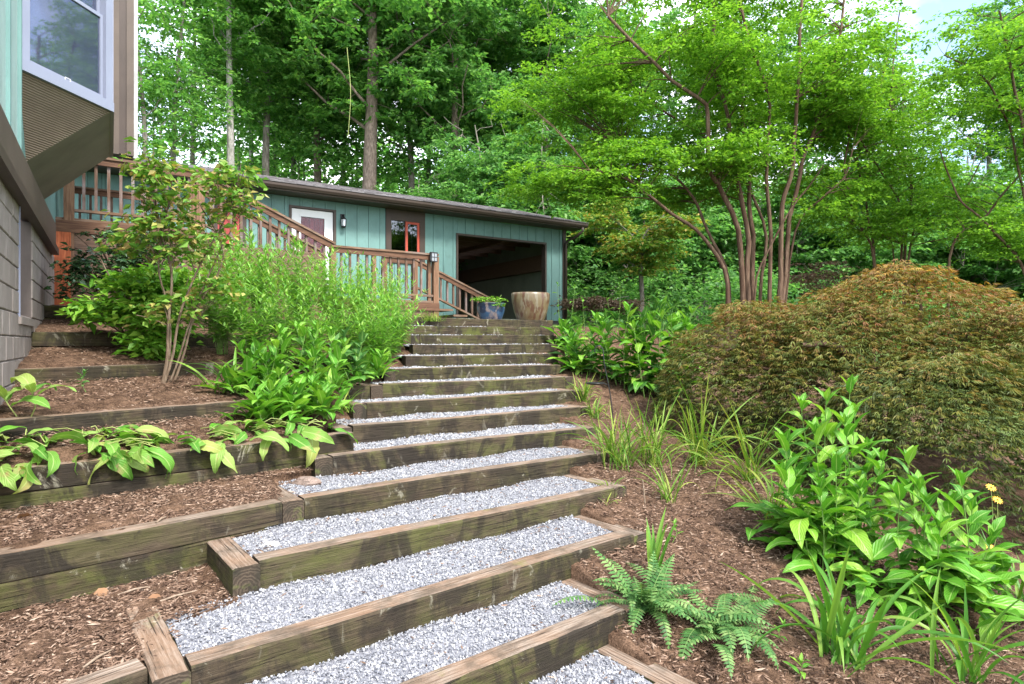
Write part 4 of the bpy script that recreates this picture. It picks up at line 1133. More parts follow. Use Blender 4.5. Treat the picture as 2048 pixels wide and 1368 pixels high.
# the wood farther back reads as one mass
rng = np.random.default_rng(77)
C = []
for i in range(2900):
    a = rng.uniform(-0.80, 1.02); dep = rng.uniform(44, 70)
    if a < -0.50: dep += 8
    x = a * dep; zb = float(z_right(min(x, 60), min(dep, 100)))
    top = (15 if a > -0.46 else 4.5) * (0.75 + 0.5 * noise.noise(Vector((a * 9, dep * 0.1, 0))))
    C.append((x, dep, zb + rng.random() ** 1.1 * top))
V, F = leaf_cloud(C, 48, (1.9, 1.9, 1.1), 0.52, rng, 0.7, 0.6)
parts = [(V, F)]
far = obj('far_wood', mesh_np('far_wood', V, F, LEAF_FOREST))
tag(far, 'distant green wood closing the view behind the garage and myrtles', 'wood', kind='stuff')
tp = []
for i in range(70):
    a = rng.uniform(-0.7, 0.95); dep = rng.uniform(36, 48); x = a * dep; zb = float(z_right(min(x, 60), dep)) - 0.3
    r = rng.uniform(0.09, 0.22); h = rng.uniform(10, 17); l = rng.normal(0, 0.5)
    tp.append(tube_np([(x, dep, zb), (x + l * .3, dep, zb + h * .35), (x + l * .8, dep, zb + h * .7), (x + l, dep, zb + h)], [r, r * .8, r * .55, r * .2], 6))
V, F = join(tp)
tag(obj('far_tree_trunks', mesh_np('far_tree_trunks', V, F, BARK_G, smooth=True)), 'crowded dark trunks deep in the wood', 'wood', kind='stuff')

# undergrowth along the edge of the wood
C = []
for i in range(520):
    a = rng.uniform(0.04, 1.0); dep = rng.uniform(19.5, 25); x = a * dep
    C.append((x, dep, float(z_right(min(x, 40), dep)) + rng.random() ** 1.4 * 2.2 - 0.1))
for i in range(160):
    a = rng.uniform(-0.52, 0.05); dep = 24.3 + rng.random() * 2; x = a * dep
    C.append((x, dep, float(z_right(x, dep)) + rng.random() * 3.6))
V, F = leaf_cloud(C, 46, (0.65, 0.6, 0.4), 0.17, rng, 0.6, 0.55)
C2 = []
for i in range(950):
    a = rng.uniform(-0.475, 0.12); dep = rng.uniform(30, 42); x = a * dep
    C2.append((x, dep, float(z_right(x, dep)) + rng.random() * 12.5))
for i in range(420):
    a = rng.uniform(0.1, 1.0); dep = rng.uniform(27, 36); x = a * dep
    C2.append((x, dep, float(z_right(min(x, 40), dep)) + rng.random() * 7.0))
V2, F2 = leaf_cloud(C2, 52, (1.0, 1.0, 0.6), 0.25, rng, 0.6, 0.55)
tag(obj('woodland_foliage', mesh_np('woodland_foliage', V2, F2, LEAF_FOREST)), 'mass of sapling foliage between the forest trunks', 'undergrowth', kind='stuff')
tag(obj('undergrowth', mesh_np('undergrowth', V, F, LEAF_DARK)), 'dark leafy undergrowth along the edge of the wood', 'undergrowth', kind='stuff')

# ------------------------------------------------------------------ crape myrtles
def stem_tree(name, label, stems, crown, seed, ncl, per, leaf, mat, bark, crad=0.5, group=None, cat='tree', flat=0.35, aspect=0.55, taper=0.85, twig_r=0.014, gz=None, gap=-0.22):
    """stems: list of (pixel points, depth at foot, depth at tip, foot radius); crown: list of (px, py, depth, rx, ry, rz, weight) ellipsoids"""
    rng = np.random.default_rng(seed); gz = gz or (lambda x, y: float(z_right(x, y)))
    first = at(*stems[0][0][0], stems[0][1]); bz = gz(first.x, first.y)
    o = empty(name, (first.x, first.y, bz), 0, label, cat, group)
    anchors, wid = [], []
    for pts, d0, d1, r0 in stems:
        W = [at(px, py, d0 + (d1 - d0) * (i / (len(pts) - 1)) ** 1.2) for i, (px, py) in enumerate(pts)]
        foot_ = Vector((W[0].x, W[0].y, gz(W[0].x, W[0].y) - 0.1))
        foot_ = foot_ + (Vector((first.x, first.y, foot_.z)) - foot_) * 0.08
        if W[0].z - foot_.z > 0.15: W = [foot_] + W
        n = 22; cv = crom(W, n)
        cv = [p + Vector((noise.noise(p * 1.4 + Vector((seed, 0, 0))), noise.noise(p * 1.4 + Vector((0, seed, 5))), 0)) * 0.06 * min(1, i / 5) for i, p in enumerate(cv)]
        V, F = tube_np(cv, [r0 * (1 - taper * (i / (n - 1)) ** 0.9) + 0.004 for i in range(n)], 8)
        obj('stem', mesh_np('stem', V, F, bark, smooth=True), o, Matrix.Identity(4))
        anchors += [tuple(p) for p in cv[6:]]; wid += [r0 * (1 - taper * (i / (n - 1))) for i in range(6, n)]
    A = np.array(anchors)
    tot = sum(c[6] for c in crown); C = []
    for px, py, dep, rx, ry, rz, w in crown:
        c0 = np.array(at(px, py, dep)); k = int(ncl * w / tot)
        got = tries = 0
        while got < k and len(C) < 5000:
            tries += 1
            u = rng.normal(size=3); u /= np.linalg.norm(u); r = rng.random() ** 0.45
            p = c0 + u * r * np.array((rx, ry, rz))
            if noise.noise(Vector(p * 0.75) + Vector((seed, 3, 0))) < gap and tries < 4 * k: continue
            C.append(p); got += 1
    C = np.array(C); tw = []
    for c in C[::2]:
        d = ((A - c) ** 2).sum(1); d = d + np.maximum(0, A[:, 2] - c[2] + 0.2) * 3
        j = int(np.argmin(d)); tw.append(twig_to(A[j], c, rng, min(twig_r, wid[j] * 0.6), 0.004, 4, 0.10, 5))
    V, F = join(tw); tag(obj('twigs', mesh_np('twigs', V, F, bark, smooth=True), o, Matrix.Identity(4)), kind='stuff')
    V, F = leaf_cloud(C, per, (crad, crad, crad * 0.26), leaf, rng, flat, aspect, 0.15)
    obj('crown', mesh_np('crown', V, F, mat), o, Matrix.Identity(4))
    return o

MY = [
 ([(1452, 560), (1401, 468), (1332, 420), (1258, 361), (1178, 340)], 12.9, 12.2, 0.046),
 ([(1456, 560), (1412, 457), (1380, 383), (1325, 340), (1240, 300)], 13.2, 13.6, 0.040),
 ([(1486, 575), (1470, 452), (1438, 372), (1417, 330), (1417, 223), (1401, 197), (1332, 149), (1215, 32)], 13.0, 12.4, 0.064),
 ([(1496, 575), (1491, 452), (1470, 340), (1454, 239), (1428, 106), (1433, -40)], 13.0, 13.4, 0.064),
 ([(1506, 580), (1502, 425), (1497, 340), (1486, 212), (1481, -60)], 13.2, 14.0, 0.062),
 ([(1540, 585), (1539, 425), (1534, 340), (1539, 212), (1491, 53), (1470, -40)], 13.0, 12.6, 0.048),
 ([(1560, 590), (1563, 425), (1582, 340), (1598, 160), (1603, -60)], 12.9, 12.8, 0.062),
 ([(1566, 590), (1592, 372), (1619, 287), (1661, 160), (1699, -40)], 13.0, 13.8, 0.057),
 ([(1572, 585), (1598, 452), (1645, 393), (1688, 351), (1704, 298)], 13.3, 13.0, 0.027),
 ([(1512, 575), (1566, 441), (1624, 372), (1650, 330)], 12.8, 12.2, 0.022),
 ([(1521, 580), (1525, 430), (1440, 300), (1340, 230), (1230, 160)], 13.3, 14.6, 0.040),
]
MYC = [(1330, 250, 13.9, 3.1, 1.7, 1.75, 3.0), (1540, 170, 14.2, 2.4, 1.8, 1.9, 2.2), (1170, 230, 13.6, 1.9, 1.6, 1.6, 1.6), (1480, 325, 12.6, 2.2, 1.0, 0.40, 0.8), (1280, 70, 14.2, 3.0, 1.9, 1.4, 1.7),
       (1560, 10, 14.4, 2.4, 1.9, 1.6, 1.4), (1230, 370, 12.8, 1.6, 1.2, 0.50, 0.8), (1400, 390, 14.2, 1.6, 0.7, 0.38, 0.4), (1640, 370, 14.0, 1.3, 0.8, 0.5, 0.5), (1080, 330, 13.4, 1.1, 1.0, 0.8, 0.5), (1690, 250, 13.8, 1.1, 1.4, 1.0, 0.6), (1360, -90, 13.5, 3.2, 2.2, 1.2, 1.0), (1640, 120, 13.0, 1.6, 1.4, 1.3, 0.9), (1450, 100, 12.4, 1.8, 0.9, 1.0, 0.7), (1330, 300, 12.3, 1.6, 0.8, 0.5, 0.6)]
stem_tree('crape_myrtle', 'large many stemmed crape myrtle with reddish brown stems behind the maple', MY, MYC, 11, 1000, 110, 0.085, LEAF_MYR, BARK_M, 0.42, taper=0.60, gap=-0.08)
stem_tree('crape_myrtle', 'slim bent stemmed myrtle just right of the large crape myrtle', [([(1746, 518), (1709, 425), (1693, 340), (1690, 234), (1598, 175)], 14.2, 13.4, 0.031), ([(1748, 518), (1730, 400), (1716, 300), (1760, 180), (1790, 60)], 14.3, 14.8, 0.028)],
          [(1660, 420, 13.6, 0.9, 0.9, 0.6, 0.5), (1700, 190, 14.0, 1.4, 1.3, 1.6, 1.0), (1770, 330, 14.0, 1.1, 1.1, 1.0, 0.6)], 12, 130, 90, 0.085, LEAF_MYR, BARK_M, 0.42, taper=0.7, gap=-0.1)
stem_tree('crape_myrtle', 'thin stemmed myrtle fanning out behind the crest of the maple', [([(1806, 510), (1804, 425), (1746, 319), (1704, 255)], 14.6, 13.8, 0.031), ([(1812, 510), (1821, 372), (1784, 255), (1784, 159), (1800, 20)], 14.6, 15.0, 0.034), ([(1820, 515), (1850, 430), (1916, 404), (1970, 308)], 14.5, 14.0, 0.025), ([(1790, 515), (1752, 420), (1720, 330)], 14.8, 15.4, 0.019)],
          [(1800, 450, 14.0, 1.5, 1.0, 0.5, 0.8), (1930, 440, 14.2, 1.4, 1.0, 0.6, 0.7), (1830, 330, 14.6, 1.9, 1.4, 1.3, 1.3), (1860, 200, 15.0, 1.7, 1.4, 1.0, 0.8)], 13, 230, 90, 0.085, LEAF_MYR, BARK_M, 0.42, taper=0.7, gap=-0.1)
stem_tree('crape_myrtle', 'slanting thin stemmed myrtle at the right edge of the picture', [([(1900, 510), (1970, 436), (2044, 345), (2100, 280)], 13.2, 12.6, 0.028), ([(2060, 580), (1980, 452), (1916, 393), (1880, 300)], 12.6, 13.0, 0.031), ([(2070, 570), (2060, 350), (2018, 117), (2000, 20)], 12.4, 11.8, 0.043), ([(2072, 560), (2030, 300), (1980, 170), (1890, 110)], 12.6, 12.0, 0.028)],
          [(2000, 470, 12.6, 1.0, 0.9, 0.6, 0.8), (2010, 330, 12.8, 1.2, 1.3, 1.4, 1.2), (1960, 120, 12.2, 1.2, 1.2, 1.1, 0.9), (2090, 150, 12.0, 0.9, 1.2, 1.8, 0.9)], 14, 215, 90, 0.08, LEAF_MYR, BARK_M, 0.4, taper=0.7, gap=-0.1)
stem_tree('small_yellowing_tree', 'small tree with yellow and orange tinged leaves beside the garage corner', [([(1283, 600), (1282, 520), (1290, 470), (1330, 430)], 19.5, 19.2, 0.09), ([(1284, 530), (1270, 480), (1240, 450)], 19.5, 19.8, 0.05)],
          [(1290, 500, 19.4, 1.2, 1.0, 0.8, 1.0), (1320, 450, 19.4, 1.0, 0.9, 0.5, 0.6), (1210, 440, 20.5, 0.9, 0.8, 0.8, 0.5)], 15, 120, 70, 0.14, LEAF_YEL, BARK_G, 0.45)
stem_tree('dry_bush', 'dry brown bush between the crape myrtle and the maple', [([(1640, 600), (1630, 560), (1610, 530)], 15.5, 15.4, 0.02), ([(1645, 600), (1660, 560), (1690, 525)], 15.5, 15.4, 0.02)],
          [(1640, 555, 15.4, 0.75, 0.6, 0.5, 1.0)], 16, 45, 60, 0.07, LEAF_BROWN, BARK_G, 0.3, cat='bush')
stem_tree('dry_bush', 'low tangle of dry brown brush at the garage corner', [([(1180, 620), (1170, 600), (1150, 590)], 18.0, 18.0, 0.02), ([(1220, 620), (1230, 600), (1260, 592)], 18.0, 18.0, 0.02)],
          [(1180, 605, 18.0, 0.9, 0.5, 0.25, 1.0), (1240, 606, 18.0, 0.6, 0.5, 0.22, 0.6)], 17, 60, 60, 0.09, LEAF_BROWN, BARK_G, 0.3, cat='bush')

# ------------------------------------------------------------------ laceleaf maple: a mound of drooping, finely cut leaves
MAPLE = NT('laceleaf')
_t = MAPLE
_r = _t.n('ShaderNodeNewGeometry', 'Random Per Island')
_nz = _t.noise(_t.co('Object', jitter=False), 1.6, 4, 0.6)
_sep = _t.t.nodes.new('ShaderNodeSeparateXYZ'); _t.t.links.new(_t.n('ShaderNodeTexCoord', 'Object'), _sep.inputs[0])
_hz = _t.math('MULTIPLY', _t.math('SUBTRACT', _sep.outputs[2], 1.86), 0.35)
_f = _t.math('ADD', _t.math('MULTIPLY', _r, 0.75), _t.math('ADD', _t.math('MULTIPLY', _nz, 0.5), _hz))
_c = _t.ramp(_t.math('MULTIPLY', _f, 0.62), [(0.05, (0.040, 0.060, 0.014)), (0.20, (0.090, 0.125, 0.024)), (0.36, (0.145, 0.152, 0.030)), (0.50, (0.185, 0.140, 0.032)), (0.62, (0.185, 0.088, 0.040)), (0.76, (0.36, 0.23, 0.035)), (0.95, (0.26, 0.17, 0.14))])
_b = _t.bsdf(_c, 0.5, None, 0.22)
_tr = _t.n('ShaderNodeBsdfTranslucent', 0, Color=_t.mix(1.0, _c, (1.5, 1.3, 0.7), 'MULTIPLY'))
_t.done(_t.n('ShaderNodeMixShader', 0, i0=0.25, i1=_b, i2=_tr))
maple_c = at(1790, 690, 7.9); mz = float(z_right(maple_c.x, maple_c.y))
maple = empty('laceleaf_maple', (maple_c.x, maple_c.y, mz), 0, 'low spreading laceleaf maple mound with bronze and olive leaves', 'tree')
def dome(px, py_top, dep, rx, ry, zbot):
    c = at(px, py_top, dep); return (c.x, c.y, zbot, rx, ry, c.z - zbot)
DOMES = [dome(1810, 522, 7.9, 1.85, 1.5, 0.35), dome(1500, 590, 8.0, 1.3, 1.15, 0.6), dome(2030, 590, 7.2, 1.6, 1.3, 0.0), dome(1660, 570, 7.7, 1.6, 1.3, 0.35), dome(1880, 690, 6.5, 1.65, 0.95, 0.0)]
rng = np.random.default_rng(5)
def maple_top(x, y):
    h = -9.0
    for cx, cy, z0, rx, ry, hz in DOMES:
        u = ((x - cx) / rx) ** 2 + ((y - cy) / ry) ** 2
        if u < 1: h = max(h, z0 + hz * (1 - u) ** 0.45)
    return h
pts, yaws = [], []
while len(pts) < 40000:
    D = DOMES[rng.choice(len(DOMES), p=[.28, .14, .22, .18, .18])]; cx, cy, z0, rx, ry, hz = D
    u = rng.normal(size=3); u /= np.linalg.norm(u)
    if u[2] < (-0.45 if cy < 7.0 else -0.15): continue
    r = 1 - abs(rng.normal(0, 0.07)) - 0.10 * max(0.0, noise.noise(Vector((cx + u[0] * rx * 1.1, cy + u[1] * ry * 1.1, u[2] * hz * 4.5))) + 0.25)
    if rng.random() < 0.22: r = rng.uniform(0.5, 0.95)
    x, y = cx + u[0] * rx * r, cy + u[1] * ry * r
    z = z0 + (abs(u[2]) ** 0.9 * np.sign(u[2]) * r) * hz + 0.10 * noise.noise(Vector((x * 2.2, y * 2.2, 1)))
    if z < maple_top(x, y) - 1.1: continue
    if noise.noise(Vector((x * 1.9, y * 1.9, z * 2.6 + 7))) < -0.42: continue
    pts.append((x, y, z)); yaws.append(math.atan2(y - cy, x - cx))
pts = np.array(pts); yaws = np.array(yaws); n = len(pts)
NB = 5
yaw = np.repeat(yaws + rng.normal(0, 0.45, n), NB) + np.tile(np.linspace(-0.85, 0.85, NB), n) + rng.normal(0, 0.12, n * NB)
pit = np.repeat(rng.normal(-0.12, 0.26, n), NB) - 0.25 * np.abs(np.tile(np.linspace(-1, 1, NB), n))
L = np.repeat(rng.uniform(0.055, 0.115, n), NB) * np.tile(1 - 0.3 * np.abs(np.linspace(-1, 1, NB)), n)
d = np.stack([np.cos(yaw) * np.cos(pit), np.sin(yaw) * np.cos(pit), np.sin(pit)], -1)
up = np.stack([rng.normal(0, .35, n * NB), rng.normal(0, .35, n * NB), np.ones(n * NB)], -1)
s = np.cross(d, up); s /= np.linalg.norm(s, axis=1)[:, None]; W = (0.0042 + 0.0032 * rng.random(n * NB))[:, None]
# the blades of one leaf share their base corner, so that a leaf is one island
B = pts
mid = np.repeat(B, NB, 0) + d * (L * 0.5)[:, None]
tip = np.repeat(B, NB, 0) + d * L[:, None] + np.array((0, 0, -1.0)) * (L * 0.16)[:, None]
V = np.concatenate([B, np.stack([mid - s * W, tip, mid + s * W], 1).reshape(-1, 3)])
i0 = n + np.arange(n * NB) * 3
F = np.stack([np.repeat(np.arange(n), NB), i0, i0 + 1, i0 + 2], -1)
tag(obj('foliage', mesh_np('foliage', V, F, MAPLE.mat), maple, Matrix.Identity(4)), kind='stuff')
mb = at(1760, 860, 7.9); mb.z = float(z_right(mb.x, mb.y)) - 0.05
def m_branch(pts, r0, r1):
    W = [mb] + [at(*p) for p in pts]; cv = crom(W, 14)
    cv = [p + Vector((noise.noise(p * 3), noise.noise(p * 3 + Vector((5, 5, 5))), noise.noise(p * 3 + Vector((9, 1, 5))))) * 0.05 for p in cv]
    V, F = tube_np(cv, [r0 + (r1 - r0) * i / 13 for i in range(14)], 7)
    obj('branch', mesh_np('branch', V, F, BARK_M, smooth=True), maple, Matrix.Identity(4))
m_branch([(1740, 770, 7.6), (1700, 720, 7.3), (1660, 690, 7.1), (1600, 690, 7.0)], 0.08, 0.025)
m_branch([(1720, 770, 7.7), (1650, 730, 7.4), (1560, 740, 7.3), (1480, 720, 7.5)], 0.05, 0.012)
m_branch([(1800, 760, 7.8), (1840, 640, 7.9), (1830, 570, 7.9)], 0.06, 0.01)
m_branch([(1830, 780, 7.5), (1930, 680, 7.3), (2020, 640, 7.2)], 0.06, 0.01)
m_branch([(1700, 800, 7.3), (1740, 740, 6.9), (1800, 760, 6.5)], 0.045, 0.01)
m_branch([(1680, 790, 7.5), (1580, 770, 7.4), (1500, 790, 7.6)], 0.03, 0.008)
# ------------------------------------------------------------------ leaves as single pieces
def leaf_mesh(name, L, W, mat, bend=0.8, fold=0.25, prof='ovate', nseg=10, serr=0.0, twist=0.0, wave=0.0, seed=0):
    """one leaf along +X; three columns of points, UV u along / v across"""
    rng = random.Random(seed); V, UV = [], []
    x = z = 0.0
    for i in range(nseg + 1):
        u = i / nseg
        if prof == 'ovate': w = (math.sin(math.pi * min(1, max(0, (u - 0.10) / 0.90)) ** 0.72) ** 0.85) if u > 0.10 else 0.04
        elif prof == 'lance': w = math.sin(math.pi * (0.06 + 0.94 * u) ** 0.85) ** 0.9 if u < 1 else 0.0
        elif prof == 'round': w = (math.sin(math.pi * min(1, max(0, (u - 0.28) / 0.72)) ** 0.6) ** 0.6) if u > 0.28 else 0.05
        else: w = min(1, 0.55 + u * 1.2) * (1 - max(0, (u - 0.55) / 0.45) ** 1.6)
        w = max(w, 0.02) * W / 2
        th = -bend * (u ** 1.3)
        ew = 1 + serr * (rng.uniform(-0.6, 1) if 0 < i < nseg else 0)
        tw = twist * u
        wv = wave * W * math.sin(u * 14 + seed)
        n = (-math.sin(th), math.cos(th))
        lift = fold * w
        for k, sgn in ((0, -1), (1, 0), (2, 1)):
            yy = sgn * w * ew; up = (lift + wv * sgn if sgn else 0.0)
            y2 = yy * math.cos(tw) - up * math.sin(tw); u2 = yy * math.sin(tw) + up * math.cos(tw)
            V.append((x + n[0] * u2, y2, z + n[1] * u2)); UV.append((u, 0.5 + 0.5 * sgn))
        x += math.cos(th) * L / nseg; z += math.sin(th) * L / nseg
    F = []
    for i in range(nseg):
        a = i * 3
        F += [(a, a + 3, a + 4, a + 1), (a + 1, a + 4, a + 5, a + 2)]
    me = bpy.data.meshes.new(name); me.from_pydata(V, [], F)
    uvl = me.uv_layers.new(name='UVMap')
    for p in me.polygons:
        p.use_smooth = True
        for li in p.loop_indices: uvl.data[li].uv = UV[me.loops[li].vertex_index]
    me.materials.append(mat); me.update()
    return me

L_BROAD = m_leaf('broad_leaf', [(0.055, 0.19, 0.016), (0.08, 0.245, 0.021), (0.115, 0.30, 0.027), (0.20, 0.37, 0.04)], 0.33, 0.28, veins=True)
L_DEEP = m_leaf('deep_green_leaf', [(0.035, 0.12, 0.024), (0.05, 0.155, 0.03), (0.075, 0.20, 0.038)], 0.38, 0.25, veins=True)
L_FLOP = m_leaf('flopped_leaf', [(0.06, 0.19, 0.02), (0.095, 0.25, 0.03), (0.15, 0.30, 0.05), (0.22, 0.34, 0.08), (0.28, 0.31, 0.08)], 0.45, 0.3, veins=True, patch=(7.0, (0.30, 0.22, 0.10), 0.57))
L_STRAP = m_leaf('strap_leaf', [(0.045, 0.14, 0.018), (0.07, 0.195, 0.024), (0.11, 0.25, 0.036), (0.19, 0.30, 0.05)], 0.4, 0.3)
L_GRASSY = m_leaf('grassy_leaf', [(0.07, 0.165, 0.02), (0.11, 0.215, 0.028), (0.165, 0.265, 0.04), (0.27, 0.30, 0.06)], 0.45, 0.3)
L_FERN = m_leaf('fern_leaf', [(0.04, 0.105, 0.03), (0.06, 0.15, 0.038), (0.10, 0.20, 0.055), (0.18, 0.27, 0.09)], 0.45, 0.22)
L_NARROW = m_leaf('narrow_leaf', [(0.085, 0.235, 0.03), (0.125, 0.305, 0.04), (0.185, 0.375, 0.06), (0.28, 0.44, 0.10)], 0.4, 0.32, spec=0.25)
L_CAM = m_leaf('camellia_leaf', [(0.018, 0.05, 0.02), (0.03, 0.075, 0.028), (0.045, 0.10, 0.035), (0.07, 0.13, 0.05)], 0.25, 0.1, spec=0.6)
L_SHRUB = m_leaf('bright_shrub_leaf', [(0.085, 0.235, 0.022), (0.12, 0.29, 0.03), (0.17, 0.35, 0.04), (0.24, 0.39, 0.05)], 0.4, 0.32)
L_LEGGY = m_leaf('leggy_shrub_leaf', [(0.07, 0.19, 0.025), (0.10, 0.24, 0.03), (0.14, 0.28, 0.04), (0.18, 0.31, 0.05), (0.12, 0.26, 0.035), (0.30, 0.32, 0.08), (0.36, 0.25, 0.11), (0.10, 0.23, 0.035)], 0.4, 0.28)
STEMG = m_paint('green_stem', (0.13, 0.23, 0.05), 0.25, 0.5, bump=0.0)
STEMY = m_paint('yellow_green_stem', (0.27, 0.32, 0.10), 0.25, 0.5, bump=0.0)
TWIGB = m_bark('twig_bark', (0.07, 0.048, 0.032), (0.14, 0.10, 0.068), (0.23, 0.18, 0.13), sc=(20, 20, 4), bump=0.2)

BROADS = [leaf_mesh('leaf', 0.24, 0.076, L_BROAD, b, f, 'ovate', 14, 0.12, t, 0.04, i) for i, (b, f, t) in enumerate(((0.5, 0.35, 0.1), (0.9, 0.25, -0.2), (1.3, 0.2, 0.25), (0.3, 0.45, 0.0), (1.7, 0.15, -0.3), (0.7, 0.3, 0.4)))]
DEEPS = [leaf_mesh('leaf', 0.24, 0.10, L_DEEP, b, f, 'ovate', 12, 0.07, t, 0.03, i + 9) for i, (b, f, t) in enumerate(((0.5, 0.35, 0.1), (0.9, 0.25, -0.2), (1.3, 0.2, 0.25), (0.3, 0.45, 0.0), (1.6, 0.15, -0.3)))]
FLOPS = [leaf_mesh('leaf', 0.36, 0.105, L_FLOP, b, f, 'ovate', 16, 0.13, t, 0.07, i + 20) for i, (b, f, t) in enumerate(((1.9, 0.15, 0.2), (2.2, 0.1, -0.3), (1.6, 0.2, 0.5), (2.5, 0.2, 0.1), (1.2, 0.15, -0.6), (2.0, 0.3, 0.9)))]
STRAPS = [leaf_mesh('blade', 0.6, 0.026, L_STRAP, b, 0.5, 'strap', 14, 0, t, 0, i + 40) for i, (b, t) in enumerate(((0.4, 0.3), (0.9, -0.3), (1.5, 0.5), (2.1, 0.2), (2.6, -0.6), (0.15, 0.1)))]
GRASSES = [leaf_mesh('blade', 0.45, 0.012, L_GRASSY, b, 0.5, 'strap', 12, 0, t, 0, i + 60) for i, (b, t) in enumerate(((0.5, 0.5), (1.1, -0.5), (1.8, 0.8), (2.5, 0.2), (0.2, 0.1)))]
ROUNDS = [leaf_mesh('leaf', 0.10, 0.06, L_BROAD, b, 0.2, 'round', 8, 0.03, 0, 0.02, i + 80) for i, b in enumerate((0.5, 0.9, 1.3))]

def set_leaf(parent, me, pos, yaw, pitch, scale=1.0, roll=0.0, name=None, sy=1.0):
    Mx = Matrix.Translation(pos) @ Matrix.Rotation(yaw, 4, 'Z') @ Matrix.Rotation(-pitch, 4, 'Y') @ Matrix.Rotation(roll, 4, 'X') @ Matrix.Diagonal((scale, scale * sy, scale, 1))
    return obj(name or me.name.split('.')[0], me, parent, Mx)

def stem_plant(root, foot_, tip, n, lo, hi, leaves, r0=0.006, start=0.12, rng=random, stemmat=None, low_pitch=0.35, top_pitch=1.15, crown=5):
    """one upright stem from foot_ to tip with n alternate leaves, shrinking from lo to hi (metres); a tuft of small leaves on top"""
    f, t = Vector(foot_), Vector(tip); L = (t - f).length
    mid = (f + t) / 2 + Vector((rng.uniform(-.04, .04), rng.uniform(-.04, .04), 0))
    cv = crom([f, mid, t], 8)
    V, F = tube_np(cv, [r0 * (1 - 0.6 * i / 7) for i in range(8)], 5)
    obj('stem', mesh_np('stem', V, F, stemmat or STEMG, smooth=True), root, Matrix.Identity(4))
    a = rng.uniform(0, 6.28)
    for i in range(n):
        u = start + (0.97 - start) * i / max(1, n - 1)
        k = min(int(u * 7), 6); p = cv[k].lerp(cv[k + 1], u * 7 - k)
        a += 2.4 + rng.uniform(-.3, .3)
        Ls = (lo + (hi - lo) * u ** 1.1) * rng.uniform(0.8, 1.15)
        me = rng.choice(leaves)
        set_leaf(root, me, p, a, low_pitch + (top_pitch - low_pitch) * u ** 2 + rng.uniform(-.15, .15), Ls / 0.24, rng.uniform(-.25, .25))
    for i in range(crown):
        a += 2.4; set_leaf(root, leaves[i % 2 * 3 if len(leaves) > 3 else 0], cv[-1], a, 1.0 + 0.10 * i, hi / 0.24 * (0.75 - 0.09 * i), 0)

# ------------------------------------------------------------------ right bed
def at_ground(px, dep):
    x = (px - 1024) / FOC * dep; return Vector((x, dep, ground_z(x, dep)))
rr = random.Random(3)
g1 = foot(1650, 1120)
P1_ = empty('leafy_perennial', g1, 0, 'tall bright green leafy perennial clump in front of the maple', 'plant')
D1 = g1.y
for (bx, tx, ty, dd) in ((1600, 1572, 885, 0.0), (1640, 1630, 868, -0.1), (1650, 1602, 815, 0.15), (1660, 1652, 803, 0.1), (1690, 1700, 780, 0.1), (1715, 1690, 850, 0.0), (1620, 1562, 950, -0.15), (1735, 1765, 925, 0.15), (1665, 1672, 930, -0.2), (1700, 1720, 980, -0.2), (1615, 1590, 930, 0.1), (1680, 1665, 870, 0.2), (1725, 1735, 900, 0.2), (1645, 1640, 980, -0.25), (1755, 1790, 990, 0.1), (1700, 1710, 830, 0.25)):
    b = at_ground(bx, D1 + dd); t = at(tx, ty, D1 + dd)
    stem_plant(P1_, b, t, 12, 0.35, 0.22, BROADS, 0.007, 0.18, rr, low_pitch=0.5)
for i in range(110):
    a = rr.uniform(0, 6.28); b = g1 + Vector((rr.gauss(0.0, .2), rr.gauss(0, .13), rr.uniform(0.02, 0.38)))
    set_leaf(P1_, rr.choice(BROADS), b, a, rr.uniform(-0.1, 0.9), rr.uniform(1.1, 1.7), rr.uniform(-.4, .4))
g2 = foot(1890, 1230)
P2_ = empty('leafy_perennial', g2, 0, 'smaller bright green leafy perennial clump with toothed leaves, to the right of the tallest', 'plant')
D2 = g2.y
for (bx, tx, ty, dd) in ((1840, 1815, 925, 0.25), (1930, 1922, 968, 0.05), (1850, 1850, 1010, 0.1), (1895, 1880, 1060, -0.1), (1960, 1985, 1080, 0.1), (1870, 1840, 980, 0.2), (1910, 1900, 1010, 0.15), (1950, 1945, 1020, 0.2), (1815, 1800, 1000, 0.15)):
    b = at_ground(bx, D2 + dd); t = at(tx, ty, D2 + dd)
    stem_plant(P2_, b, t, 11, 0.35, 0.22, BROADS, 0.007, 0.2, rr, low_pitch=0.5)
for i in range(125):
    a = rr.uniform(0, 6.28); b = g2 + Vector((rr.gauss(0.05, .3), rr.gauss(0, .15), rr.uniform(0.02, 0.34)))
    set_leaf(P2_, rr.choice(BROADS), b, a, rr.uniform(-0.1, 0.9), rr.uniform(1.1, 1.7), rr.uniform(-.4, .4))
# small round leaved groundcover between
gc = foot(1780, 1200)
GC = empty('groundcover_plant', gc, 0, 'low small leaved green plant between the two leafy perennials', 'plant')
for i in range(90):
    b = gc + Vector((rr.gauss(0, .2), rr.gauss(0.05, .16), 0)); b.z = ground_z(b.x, b.y) + rr.uniform(0.03, 0.24)
    set_leaf(GC, rr.choice(ROUNDS), b, rr.uniform(0, 6.28), rr.uniform(-.2, .9), rr.uniform(0.8, 1.4), rr.uniform(-.4, .4))

